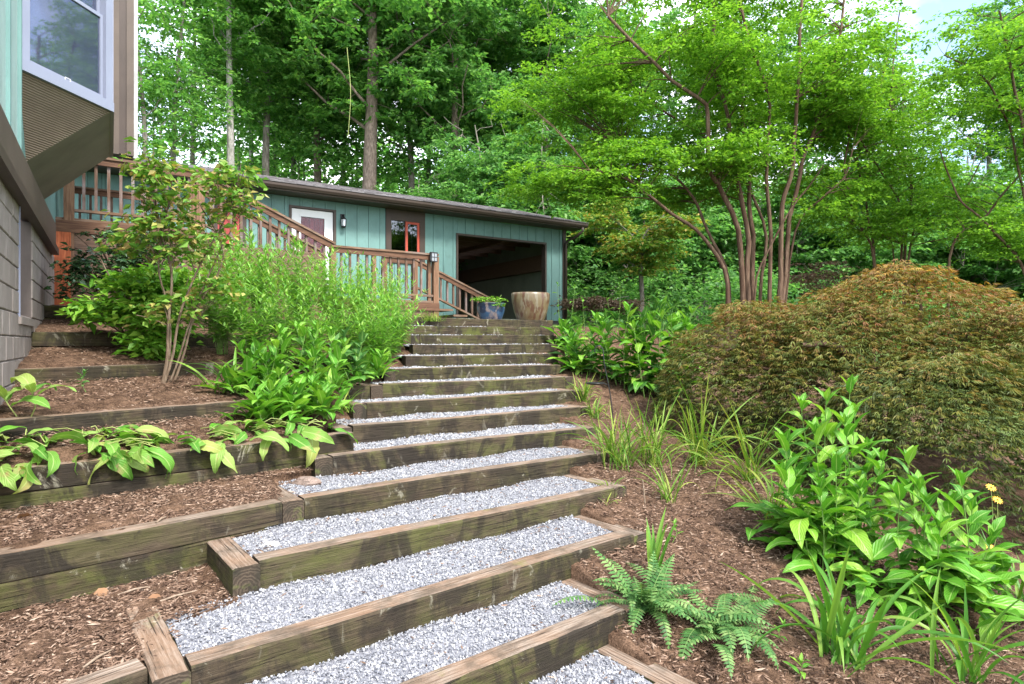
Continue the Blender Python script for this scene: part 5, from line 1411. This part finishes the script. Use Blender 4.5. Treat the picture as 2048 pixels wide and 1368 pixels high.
def strap_clump(name, label, g, n, lmin, lmax, meshes, spread=0.04, pitch=(0.7, 1.45), seed=0, cat='plant', wide=1.0, base_len=0.6, yaw=None):
    rg = random.Random(seed); o = empty(name, g, 0, label, cat)
    for i in range(n):
        a = rg.uniform(0, 6.28) if yaw is None else rg.gauss(yaw[0], yaw[1])
        b = Vector(g) + Vector((rg.gauss(0, spread), rg.gauss(0, spread), -0.01))
        L = rg.uniform(lmin, lmax)
        set_leaf(o, rg.choice(meshes), b, a, rg.uniform(*pitch), L / base_len, rg.uniform(-.5, .5), sy=wide * rg.uniform(0.8, 1.2) * base_len / L)
    return o
strap_clump('daylily', 'broad strap leaved daylily clump in front of the leafy perennials', foot(1690, 1325), 36, 0.55, 0.95, STRAPS, 0.06, (0.75, 1.5), 1, wide=1.2)
strap_clump('daylily', 'strap leaved daylily clump at the lower right corner', foot(1935, 1362), 24, 0.45, 0.8, STRAPS, 0.06, (0.8, 1.5), 2, wide=1.1)
strap_clump('daylily', 'arching strap leaved clump at the right edge below the yellow flowers', foot(2040, 1240), 24, 0.5, 0.8, STRAPS, 0.05, (0.6, 1.4), 3, wide=0.9)
strap_clump('iris', 'single upright iris fan beside the second lowest step', foot(1308, 1160), 11, 0.34, 0.52, [STRAPS[5], STRAPS[0]], 0.012, (1.3, 1.55), 4, wide=1.1)
strap_clump('daylily', 'thin arching daylily clump left of the tall leafy perennial', foot(1500, 960), 46, 0.6, 1.05, GRASSES, 0.05, (0.5, 1.4), 5, wide=1.4, base_len=0.45)
strap_clump('daylily', 'thin arching daylily clump with the purple flower behind it', foot(1400, 930), 44, 0.6, 1.1, GRASSES, 0.05, (0.7, 1.5), 6, wide=1.5, base_len=0.45)
strap_clump('daylily', 'yellow green daylily clump around the foot of the shepherd hook', foot(1240, 935), 64, 0.4, 0.85, GRASSES, 0.07, (0.8, 1.5), 7, wide=1.2, base_len=0.45)
strap_clump('daylily', 'yellowing daylily clump right of the shepherd hook', foot(1305, 930), 60, 0.4, 0.95, GRASSES, 0.08, (0.7, 1.5), 8, wide=1.2, base_len=0.45)
strap_clump('grass_tuft', 'bright grassy tuft at the end of the middle steps', foot(1165, 805), 44, 0.3, 0.5, GRASSES, 0.04, (0.9, 1.5), 9, wide=1.3, base_len=0.45)
strap_clump('grass_tuft', 'pale grassy tuft right of the step end tuft', foot(1190, 835), 34, 0.22, 0.4, GRASSES, 0.04, (0.8, 1.5), 10, wide=1.3, base_len=0.45)
strap_clump('daylily', 'small green daylily shoot in the bare mulch by the third step', foot(1335, 1005), 18, 0.3, 0.55, GRASSES, 0.025, (1.0, 1.5), 11, wide=1.3, base_len=0.45)
strap_clump('grass_tuft', 'few green blades on the end of the third lowest step', foot(1215, 1010), 5, 0.12, 0.2, GRASSES, 0.015, (0.6, 1.4), 12, wide=1.2, base_len=0.45)
strap_clump('daylily', 'thin strap leaved clump hanging out from under the tall perennial', foot(1555, 1045), 44, 0.4, 0.8, GRASSES, 0.06, (0.4, 1.4), 13, wide=1.4, base_len=0.45)
strap_clump('grass_tuft', 'small yellow green tuft by the mossy step end', foot(1225, 985), 12, 0.12, 0.26, GRASSES, 0.04, (0.8, 1.5), 14, wide=1.2, base_len=0.45)

# fern
def frond_mesh(L, W, bend, seed, n=17):
    rg = random.Random(seed); V, F = [], []
    x = z = 0.0; P = []
    for i in range(n + 1):
        u = i / n; th = -bend * u ** 1.2; P.append((x, z, th)); x += math.cos(th) * L / n; z += math.sin(th) * L / n
    for i in range(n):                       # rachis
        for s in (0, 1):
            pass
    for i in range(1, n + 1):
        u = i / n; x, z, th = P[i]
        w = W / 2 * (math.sin(math.pi * (0.12 + 0.88 * u) ** 0.8) ** 0.8 if u < 0.99 else 0.05) * rg.uniform(0.85, 1.1)
        hw = L / n * 0.36
        for s in (-1, 1):
            dx, dy, dz = 0.30 * w, s * w, -0.22 * w + rg.uniform(-.1, .1) * w
            b = len(V); c, sn = math.cos(th), math.sin(th)
            def tr(lx, ly, lz): V.append((x + lx * c - lz * sn, ly, z + lx * sn + lz * c))
            tr(-hw, s * 0.002, 0); tr(dx * 0.55 - hw, dy * 0.55, dz * 0.35 + 0.003); tr(dx, dy, dz); tr(dx * 0.55 + hw * 0.9, dy * 0.55, dz * 0.35); tr(hw * 0.8, s * 0.002, 0)
            F.append((b, b + 1, b + 2, b + 3, b + 4) if s < 0 else (b + 4, b + 3, b + 2, b + 1, b))
    b = len(V)
    for (x, z, th) in P: V += [(x, -0.0022, z + 0.001), (x, 0.0022, z + 0.001)]
    for i in range(n): F.append((b + 2 * i, b + 2 * i + 2, b + 2 * i + 3, b + 2 * i + 1))
    me = bpy.data.meshes.new('frond'); me.from_pydata(V, [], F); me.materials.append(L_FERN); me.update(); return me
FRONDS = [frond_mesh(0.42, 0.115, b, i) for i, b in enumerate((0.6, 1.0, 1.5, 2.0, 1.2))]
def fern(label, g, n, smin, smax, seed, pitch=(0.15, 1.1)):
    rg = random.Random(seed); o = empty('fern', g, 0, label, 'fern')
    for i in range(n):
        a = i * 2.4 + rg.uniform(-.4, .4)
        b = Vector(g) + Vector((rg.gauss(0, .08), rg.gauss(0, .06), 0.01))
        set_leaf(o, rg.choice(FRONDS), b, a, rg.uniform(*pitch), rg.uniform(smin, smax), rg.uniform(-.3, .3), 'frond')
    return o
fern('green fern spilling over the end of the lowest step', foot(1290, 1225), 54, 0.65, 1.1, 1, (0.45, 1.2))
fern('pale green fern lying on the mulch right of the lowest steps', foot(1425, 1265), 44, 0.65, 1.15, 2, (0.1, 1.0))
fern('sparse thin fern fronds in the mulch behind the larger ferns', foot(1470, 1195), 8, 0.6, 1.0, 3, (0.1, 0.5))
# seedlings
def seedling(label, g, n, L, seed, meshes=None, h=0.12):
    rg = random.Random(seed); o = empty('seedling', g, 0, label, 'plant')
    stem_plant(o, g, Vector(g) + Vector((rg.uniform(-.02, .02), 0, h)), n, L, L * 0.7, meshes or BROADS, 0.003, 0.25, rg, crown=2)
seedling('young green seedling on the mulch terrace near the block wall', foot(172, 785), 12, 0.075, 4, DEEPS, 0.17)
seedling('broad leaved seedling at the bottom edge right of the fern', foot(1600, 1366), 5, 0.12, 5, None, 0.10)
seedling('light green seedling beside the upright iris', foot(1345, 1085), 5, 0.09, 6, None, 0.14)
seedling('green seedling under the end of the pale fern', foot(1570, 1290), 6, 0.08, 7, None, 0.12)

# broad leaved clump beyond the hook, and the tall weeds by the garage corner
rg = random.Random(8)
RCL = [(1140, 705, 655, ''), (1165, 745, 680, ''), (1215, 760, 650, 'left'), (1255, 775, 630, ''), (1290, 785, 640, ''), (1330, 790, 625, ''), (1365, 790, 640, '')]
RCN = ['low broad leaved plant tight against the upper steps below the corner post', 'low broad leaved plant beside the middle steps, next to the grassy tuft', 'dense broad leaved green plant nearest the steps in the far right bed', 'dense broad leaved green plant second from the steps in the far right bed', 'dense broad leaved green plant in the middle of the far right clump', 'dense broad leaved green plant fourth from the steps, beside the maple', 'dense broad leaved green plant touching the left lobe of the maple']
for (bx, by, ty, _), lab in zip(RCL, RCN):
    g = foot(bx, by); o = empty('leafy_perennial', g, 0, lab, 'plant', 'broad leaved plants in the far right bed')
    for j in range(8):
        b = g + Vector((rg.gauss(0, .15), rg.gauss(0, .15), 0)); b.z = ground_z(b.x, b.y)
        t = at(bx + rg.uniform(-25, 25), ty + rg.uniform(-15, 50), b.y)
        stem_plant(o, b, t, 9, 0.44, 0.26, BROADS if rg.random() < .7 else DEEPS, 0.008, 0.1, rg, crown=4)
for (bx, by, tops, lab) in ((1130, 700, ((1115, 570), (1150, 575)), 'tall thin weed against the garage corner post'), (1165, 735, ((1165, 600), (1190, 640)), 'tall thin weed right of the garage corner post'), (1230, 680, ((1240, 570), (1215, 600)), 'tall dark stalk behind the broad leaved plants'), (1345, 650, ((1330, 575), (1350, 590)), 'thin pale weed above the left lobe of the maple')):
    g = foot(bx, by); o = empty('tall_weed', g, 0, lab, 'weed')
    for tx, ty in tops: stem_plant(o, g, at(tx, ty, g.y), 9, 0.19, 0.11, BROADS, 0.006, 0.15, rg, crown=3, low_pitch=0.1, top_pitch=0.7)

# shepherd hook with a small dish
gh = foot(1232, 880)
hook = empty('shepherd_hook', gh, 0, 'thin black garden hook with a small dish beside the steps', 'garden stake')
top = at(1207, 712, gh.y)
HK = [gh - Vector((0, 0, 0.1)), at(1222, 800, gh.y), at(1208, 725, gh.y)]
cv = crom(HK, 10) + [top + Vector((-0.005, 0, 0.075)), top + Vector((-0.04, 0, 0.12)), top + Vector((-0.085, 0, 0.11)), top + Vector((-0.105, 0, 0.06)), top + Vector((-0.09, 0, 0.03))]
MB().tube(cv, 0.006, 6).build('rod', BLACKM, hook, Matrix.Identity(4))
dc = at(1190, 768, gh.y)
MB().lathe([(0.0, -0.012), (0.05, -0.01), (0.105, 0.006), (0.11, 0.016), (0.10, 0.012), (0.0, 0.0)], 20, 0, tuple(dc)).build('dish', BLACKM, hook, Matrix.Identity(4))
MB().tube([dc + Vector((0.10, 0, 0.008)), at(1215, 770, gh.y)], 0.005, 5).build('bracket', BLACKM, hook, Matrix.Identity(4))

# flowers
PETY = m_paint('yellow_petal', (0.72, 0.42, 0.03), 0.15, 0.5, bump=0.0); PETP = m_paint('purple_petal', (0.30, 0.13, 0.50), 0.15, 0.5, bump=0.0); EYE = m_paint('flower_eye', (0.28, 0.13, 0.02), 0.2, 0.8)
PETM = leaf_mesh('petal', 0.045, 0.011, PETY, 0.5, 0.2, 'lance', 5); PETPM = leaf_mesh('petal', 0.03, 0.008, PETP, 0.6, 0.2, 'lance', 4)
def flower(name, label, px, py, dep, base_px, pm, n, em):
    c = at(px, py, dep); g = at_ground(base_px, dep)
    o = empty(name, g, 0, label, 'flower')
    cv = crom([g, (g + c) / 2 + Vector((0.03, 0, 0.03)), c], 8); V, F = tube_np(cv, 0.0025, 5); obj('stem', mesh_np('stem', V, F, STEMY, smooth=True), o, Matrix.Identity(4))
    tilt = Matrix.Translation(c) @ Matrix.Rotation(0.7, 4, 'X')
    for i in range(n): obj('petal', pm, o, tilt @ Matrix.Rotation(i * 2 * math.pi / n, 4, 'Z') @ Matrix.Rotation(-0.15, 4, 'Y'))
    MB().lathe([(0.0, 0.012), (0.007, 0.009), (0.010, 0.0)], 10).build('eye', em, o, tilt)
df = foot(1985, 1130).y
flower('yellow_flower', 'topmost of the three yellow daisies at the right edge', 1982, 975, df, 1975, PETM, 12, EYE)
flower('yellow_flower', 'yellow daisy just below the topmost one', 1995, 1000, df - .05, 1980, PETM, 12, EYE)
flower('yellow_flower', 'lowest of the three yellow daisies, near the mulch', 1978, 1092, df + .1, 1970, PETM, 12, EYE)
flower('purple_flower', 'tiny purple flower over the mulch left of the maple', 1452, 868, foot(1452, 890).y, 1456, PETPM, 9, PETP)

# ------------------------------------------------------------------ left terraces
def narrow_proto(seed, nst=28, nl=36, H=1.3):
    r_ = np.random.default_rng(seed); st, C = [], []
    LV = []
    for i in range(nst):
        a = r_.uniform(0, 6.28); lean = abs(r_.normal(0.32, 0.2)); h = H * r_.uniform(0.5, 1.15)
        p = [Vector((0.07 * math.cos(a) * r_.random(), 0.07 * math.sin(a) * r_.random(), 0))]
        for k in range(1, 7):
            u = k / 6; out = lean * h * u ** 1.8
            p.append(p[0] + Vector((math.cos(a) * out, math.sin(a) * out, h * (u - 0.22 * lean * u ** 3))))
        st.append(tube_np(p, [0.004 - 0.0025 * k / 6 for k in range(7)], 4))
        for j in range(nl):
            u = 0.22 + 0.78 * (j + r_.random()) / nl; k = min(int(u * 6), 5); q = p[k].lerp(p[k + 1], u * 6 - k)
            ya = j * 2.4 + r_.uniform(-.3, .3); pi_ = 0.75 * u ** 2 + 0.05 + r_.normal(0, .2)
            L = (0.20 - 0.08 * u) * r_.uniform(.8, 1.2)
            d = np.array((math.cos(ya) * math.cos(pi_), math.sin(ya) * math.cos(pi_), math.sin(pi_)))
            s = np.cross(d, (0, 0, 1.0)); s /= np.linalg.norm(s); q = np.array(q); w = 0.014
            tip = q + d * L - np.array((0, 0, 0.25 * L * (1 - u)))
            LV += [q, q + d * L * .45 + s * w, tip, q + d * L * .45 - s * w]
    V, F = join(st)
    return mesh_np('stems', V, F, STEMG, smooth=True), mesh_np('foliage', np.array(LV), np.arange(len(LV)).reshape(-1, 4), L_NARROW)
NPR = [narrow_proto(s) for s in (21, 22, 23, 24)]
NSP = [(445, 7.3, .85, 'left of all in the front row'), (505, 7.1, .85, 'second in the front row'), (565, 7.3, .8, 'third in the front row'), (625, 7.5, .8, 'fourth in the front row'), (685, 7.9, .8, 'fifth in the front row'), (735, 8.3, .75, 'sixth in the front row'), (772, 8.7, .9, 'drooping over the middle steps'), (795, 9.2, .8, 'leaning over the upper steps'), (752, 8.0, .8, 'at the left ends of the middle steps'),
       (470, 8.2, .95, 'leftmost of the middle row'), (535, 8.4, 1.0, 'second of the middle row'), (600, 8.6, .95, 'third of the middle row'), (665, 9.0, .85, 'fourth of the middle row'), (722, 9.4, .8, 'last of the middle row'),
       (430, 9.2, 0.76, 'leftmost of the back row under the stair rail'), (510, 9.4, 0.80, 'second of the back row under the stair rail'), (590, 9.7, 0.76, 'third of the back row under the stair rail'), (655, 10.2, 0.68, 'fourth of the back row, before the landing'), (715, 10.5, 0.62, 'fifth of the back row, before the landing'), (775, 10.9, 0.66, 'rightmost of the back row, before the landing post')]
rg = random.Random(31)
for i, (px, dep, s, lab) in enumerate(NSP):
    g = at_ground(px, dep); a = rg.uniform(0, 6.28)
    o = empty('narrow_leaf_perennial', g, a, 'feathery narrow leaved perennial, ' + lab, 'plant', 'narrow leaved perennials left of the stairs')
    Mx = Matrix.Translation(g) @ Matrix.Rotation(a, 4, 'Z') @ Matrix.Diagonal((s, s, s, 1)); st, fo = NPR[i % 4]
    obj('stems', st, o, Mx); tag(obj('foliage', fo, o, Mx), kind='stuff')

# upright broad leaved perennials at the left edge of the steps
LBP = [(745, 7.7, 690, 'bushy broad leaved plant spilling over the middle step ends'), (590, 5.75, 750, 'broad leaved plant just above the flopped leaves by the steps'), (520, 5.5, 760, 'low broad leaved plant behind the flopped leaves'), (490, 6.0, 690, 'leftmost upright broad leaved plant below the feathery perennials'), (555, 6.1, 665, 'second upright broad leaved plant from the left below the feathery perennials'), (610, 6.3, 650, 'upright broad leaved plant in the middle below the feathery perennials'),
       (660, 6.7, 655, 'tallest upright broad leaved plant beside the steps'), (705, 7.2, 665, 'dark upright broad leaved plant nearest the steps'), (640, 5.95, 740, 'yellow green broad leaved plant above the fifth step timber')]
for i, (px, dep, ty, lab) in enumerate(LBP):
    g = at_ground(px, dep); o = empty('broad_leaf_perennial', g, 0, lab, 'plant', 'broad leaved plants left of the steps')
    for j in range(5):
        b = g + Vector((rg.gauss(0, .09), rg.gauss(0, .09), 0)); b.z = ground_z(b.x, b.y)
        t = at(px + rg.uniform(-35, 35), ty + rg.uniform(0, 70), b.y)
        stem_plant(o, b, t, 9, 0.32, 0.20, DEEPS if i == 7 else BROADS, 0.006, 0.08, rg, crown=3, low_pitch=0.7, top_pitch=1.2)
    for j in range(8):
        b = g + Vector((rg.gauss(0, .1), rg.gauss(-.05, .08), 0.03)); set_leaf(o, rg.choice(BROADS), b, rg.uniform(0, 6.28), rg.uniform(.3, 1.2), rg.uniform(.9, 1.4), rg.uniform(-.3, .3))
# flopped leaves over the second retaining wall
def flop(label, pxs, seed, n_bed, pale=0.0):
    rg = random.Random(seed); i = 2
    def top_pt(px):
        a = (px - 1024) / FOC        # point of the wall's top front edge on this line of sight
        best = None
        for p in np.linspace(-1.3, 2.6, 600):
            x, y = xy(p, q_terr(i, p))
            e = abs(x / y - a)
            if best is None or e < best[0]: best = (e, x, y)
        return Vector((best[1], best[2], TERR[i]['z']))
    c = top_pt(sum(pxs) / len(pxs)); o = empty('flopped_plant', c, 0, label, 'plant')
    dn = math.atan2(-G2[1], -G2[0])
    for px in pxs:
        b = top_pt(px) + Vector((G2[0], G2[1], 0)) * rg.uniform(0.0, 0.07) + Vector((0, 0, rg.uniform(0.015, 0.05)))
        set_leaf(o, rg.choice(FLOPS), b, dn + rg.gauss(0, 0.8), rg.uniform(-0.45, 0.6), rg.uniform(0.4, 1.05), rg.uniform(-.9, .9))
    for k in range(n_bed):
        b = top_pt(rg.uniform(min(pxs) - 30, max(pxs) + 20)) + Vector((G2[0], G2[1], 0)) * rg.uniform(0.1, 0.34); b.z = ground_z(b.x, b.y) + rg.uniform(0.01, 0.07)
        set_leaf(o, rg.choice(FLOPS + BROADS[:2]), b, rg.uniform(0, 6.28), rg.uniform(0.0, 0.5), rg.uniform(0.55, 0.9), rg.uniform(-.8, .8))
        if k % 3 == 0:
            e = b + Vector((rg.uniform(-.3, .3), rg.uniform(-.1, .1), rg.uniform(0, .05))); V, F = tube_np([b, (b + e) / 2 + Vector((0, 0, .03)), e], 0.0035, 5)
            obj('stalk', mesh_np('stalk', V, F, STEMY, smooth=True), o, Matrix.Identity(4))
    return o
flop('yellow green plant flopped over the retaining wall at the left edge', (5, 20, 40, 60, 80), 1, 20)
flop('large leaved plant flopped over the middle of the mossy retaining wall', (200, 215, 225, 235, 245, 255, 262, 270, 280, 290), 2, 34)
flop('large leaved plant flopped over the retaining wall beside the steps', (380, 392, 405, 425, 445, 460, 475, 500, 520, 545, 560, 580, 600, 620, 645, 665), 3, 34)
fo_ = at_ground(62, 4.4)
ol = empty('curled_leaf_plant', fo_, 0, 'upright curled leaf stalk standing on the narrow terrace at far left', 'plant')
stem_plant(ol, fo_, at(65, 790, 4.4), 2, 0.2, 0.22, FLOPS, 0.006, 0.8, rg, STEMY, crown=2)
stem_plant(ol, fo_ + Vector((-.1, 0, 0)), at(10, 800, 4.35), 3, 0.2, 0.2, FLOPS, 0.006, 0.6, rg, STEMY, crown=2)
strap_clump('hanging_iris', 'drooping strap leaved plant below the leggy shrub', at_ground(450, 6.0), 22, 0.35, 0.6, STRAPS[1:5], 0.08, (0.8, 1.5), 21, wide=1.2)
strap_clump('grass_tuft', 'pale grassy tuft among the broad leaved plants by the steps', at_ground(690, 6.3), 16, 0.2, 0.36, GRASSES, 0.05, (0.8, 1.5), 22, wide=1.0, base_len=0.45)
strap_clump('grass_tuft', 'mossy mound of fine grass on the top step', Vector((*(STEP[13]['A'] + STEP[13]['d'] * 0.42 + STEP[13]['n'] * 0.02), step_z(13) - 0.06)), 230, 0.12, 0.26, GRASSES, 0.11, (0.4, 1.5), 23, wide=0.55, base_len=0.45)

gzl = ground_z
stem_tree('camellia_shrub', 'dark glossy camellia shrub against the deck skirt', [([(250, 660), (240, 590), (215, 520), (190, 470)], 7.9, 7.7, 0.02), ([(255, 660), (270, 590), (290, 520), (300, 460)], 7.9, 7.9, 0.02), ([(245, 660), (210, 600), (170, 560)], 7.8, 7.6, 0.015)],
          [(235, 520, 7.8, .50, .35, .42, 1.0), (180, 555, 7.6, .3, .25, .25, .4), (290, 500, 7.9, .4, .3, .4, .6)], 41, 120, 22, 0.075, L_CAM, TWIGB, 0.16, cat='shrub', gz=gzl, twig_r=0.006, flat=0.6)
stem_tree('bright_shrub', 'bright green leafy shrub in front of the dark camellia', [([(280, 705), (270, 640), (240, 580), (210, 520)], 6.9, 6.7, 0.012), ([(290, 705), (300, 630), (310, 560), (330, 520)], 6.9, 7.0, 0.012), ([(270, 705), (235, 650), (190, 610)], 6.9, 6.7, 0.01), ([(300, 705), (320, 650), (360, 600)], 6.9, 6.9, 0.01)],
          [(255, 605, 6.8, .48, .33, .38, 1.2), (200, 620, 6.7, .28, .22, .16, .4), (300, 640, 6.8, .4, .3, .28, .7), (335, 570, 7.0, .33, .28, .33, .6), (290, 690, 6.7, .3, .2, .15, .4)], 42, 300, 17, 0.09, L_SHRUB, TWIGB, 0.17, cat='shrub', gz=gzl, twig_r=0.005, flat=0.5, gap=-0.3)
stem_tree('leggy_shrub', 'tall leggy shrub with bare twisting stems and yellowing leaves', [([(325, 768), (338, 690), (345, 600), (340, 520), (315, 430), (300, 350)], 6.05, 6.0, 0.0136), ([(328, 768), (352, 690), (372, 600), (400, 520), (450, 440), (480, 380)], 6.05, 6.2, 0.0109), ([(350, 760), (385, 660), (402, 580), (430, 510), (470, 450)], 6.1, 6.3, 0.0088), ([(330, 768), (345, 640), (320, 540), (330, 440), (345, 360)], 6.1, 5.9, 0.0082), ([(340, 765), (395, 620), (440, 500), (400, 400)], 6.1, 6.2, 0.0068)],
          [(310, 340, 6.0, .22, .2, .27, .8), (345, 410, 6.0, .34, .28, .34, 1.2), (430, 390, 6.1, .36, .28, .28, 1.2), (390, 480, 6.1, .38, .3, .26, 1.1), (270, 500, 6.3, .3, .2, .3, .6), (480, 360, 6.2, .15, .15, .2, .4), (300, 460, 6.0, .25, .2, .3, .7), (330, 600, 6.1, .28, .25, .35, .7), (410, 560, 6.2, .25, .2, .25, .6)], 43, 260, 9, 0.085, L_LEGGY, TWIGB, 0.14, cat='shrub', gz=gzl, twig_r=0.005, flat=0.7, gap=-0.35)
stem_tree('pot_plant', 'small leafy plant trailing from the blue planter pot', [([(975, 615), (965, 600), (955, 592)], 12.2, 12.1, 0.006), ([(985, 612), (1000, 598), (1005, 590)], 12.2, 12.2, 0.006)], [(955, 598, 12.05, .12, .12, .06, 1), (1000, 606, 12.0, .14, .1, .1, 1), (980, 597, 12.2, .15, .1, .06, 1)], 44, 30, 12, 0.05, L_SHRUB, STEMG, 0.07, cat='plant', gz=lambda x, y: 2.55, twig_r=0.003)

# ------------------------------------------------------------------ small things
def rock(name, label, c, r, mat, seed, sq=(1, 1, .7)):
    import bmesh
    bm = bmesh.new(); bmesh.ops.create_icosphere(bm, subdivisions=3, radius=1)
    for v in bm.verts:
        n_ = 0.28 * noise.noise(v.co * 1.3 + Vector((seed, 0, 0))) + 0.12 * noise.noise(v.co * 3.5 + Vector((0, seed, 0)))
        v.co = Vector((v.co.x * sq[0], v.co.y * sq[1], v.co.z * sq[2])) * r * (1 + n_)
        v.co = Vector(tuple(round(x / (r * .14)) * r * .14 * .45 + x * .55 for x in v.co))
    me = bpy.data.meshes.new(name); bm.to_mesh(me); bm.free(); me.materials.append(mat)
    return tag(obj(name, me, None, Matrix.Translation(c)), label, 'rock')
ROCKB = m_ground('brown_rock', [(0.3, (0.10, 0.075, 0.06)), (0.5, (0.2, 0.15, 0.125)), (0.7, (0.32, 0.26, 0.22))], 9)
ROCKW = m_ground('white_rock', [(0.3, (0.55, 0.52, 0.48)), (0.7, (0.8, 0.78, 0.74))], 9)
def on_tread(px, py, k):
    z = TREADS[k][4]; dep = FOC * (CAMZ - z) / (py - 684.0); return at(px, py, dep)
rock('garden_rock', 'brown angular rock on the gravel at the left end of the fourth step', on_tread(613, 972, 3) + Vector((0, 0, .03)), 0.085, ROCKB, 2, (1.3, .8, .6))
rock('white_stone', 'white stone lying on the gravel near the left end of a step', on_tread(542, 1095, 2) + Vector((0, 0, .02)), 0.038, ROCKW, 5, (1.2, .9, .5))
LDRY = m_leaf('fallen_dry_leaf', [(0.20, 0.10, 0.05), (0.25, 0.14, 0.075), (0.17, 0.085, 0.045)], 0.6, 0.2, tcol=(1.2, 1, .7))
DRYM = leaf_mesh('fallen_leaf', 0.085, 0.06, LDRY, 0.9, 0.5, 'ovate', 8, 0.25, 0.5, 0.1, 5)
for px, py, lab in ((292, 1205, 'tan fallen leaf on the mulch near the left step block'), (185, 1195, 'pale tan fallen leaf on the mulch below the long mossy wall'), (65, 1035, 'small tan fallen leaf on the lower terrace at far left')):
    o = obj('fallen_leaf', DRYM, None, Matrix.Translation(foot(px, py) + Vector((0, 0, .015))) @ Matrix.Rotation(px * 1.7, 4, 'Z') @ Matrix.Rotation(0.2, 4, 'X')); tag(o, lab, 'leaf')
WOODCH = m_wood('pale_stick', (0.12, 0.085, 0.06), (0.21, 0.155, 0.11), (0.30, 0.235, 0.18))
for i, (a, b, lab) in enumerate((((235, 1195), (300, 1180), 'pale stick on the mulch below the long mossy wall'), ((165, 1345), (225, 1305), 'pale stick near the bottom left corner'), ((312, 1052), (332, 1038), 'short pale wood chip on the top of the lowest wall'), ((300, 1215), (400, 1185), 'thin stick lying beside the left step block'), ((1290, 1060), (1283, 940), 'thin pale dead stem standing by the steps'))):
    A_, B_ = foot(*a), foot(*b)
    if i == 4: A_ = foot(1290, 1010); B_ = A_ + Vector((-.02, 0, .2))
    A_ += Vector((0, 0, .012)); B_ += Vector((0, 0, .014))
    V, F = tube_np([A_, (A_ + B_) / 2 + Vector((0, 0, .008)), B_], [0.006, 0.007, 0.004], 5)
    tag(obj('stick', mesh_np('stick', V, F, WOODCH, smooth=True)), lab, 'stick')
vt = at(694, 95, 24.0); vb = at(696, 275, 24.0)
V, F = tube_np(crom([vt, (vt + vb) / 2 + Vector((.12, 0, 0)), vb], 12), 0.012, 5)
tag(obj('hanging_vine', mesh_np('hanging_vine', V, F, STEMY, smooth=True)), 'long thin pale vine hanging down left of the thick oak trunk', 'vine')
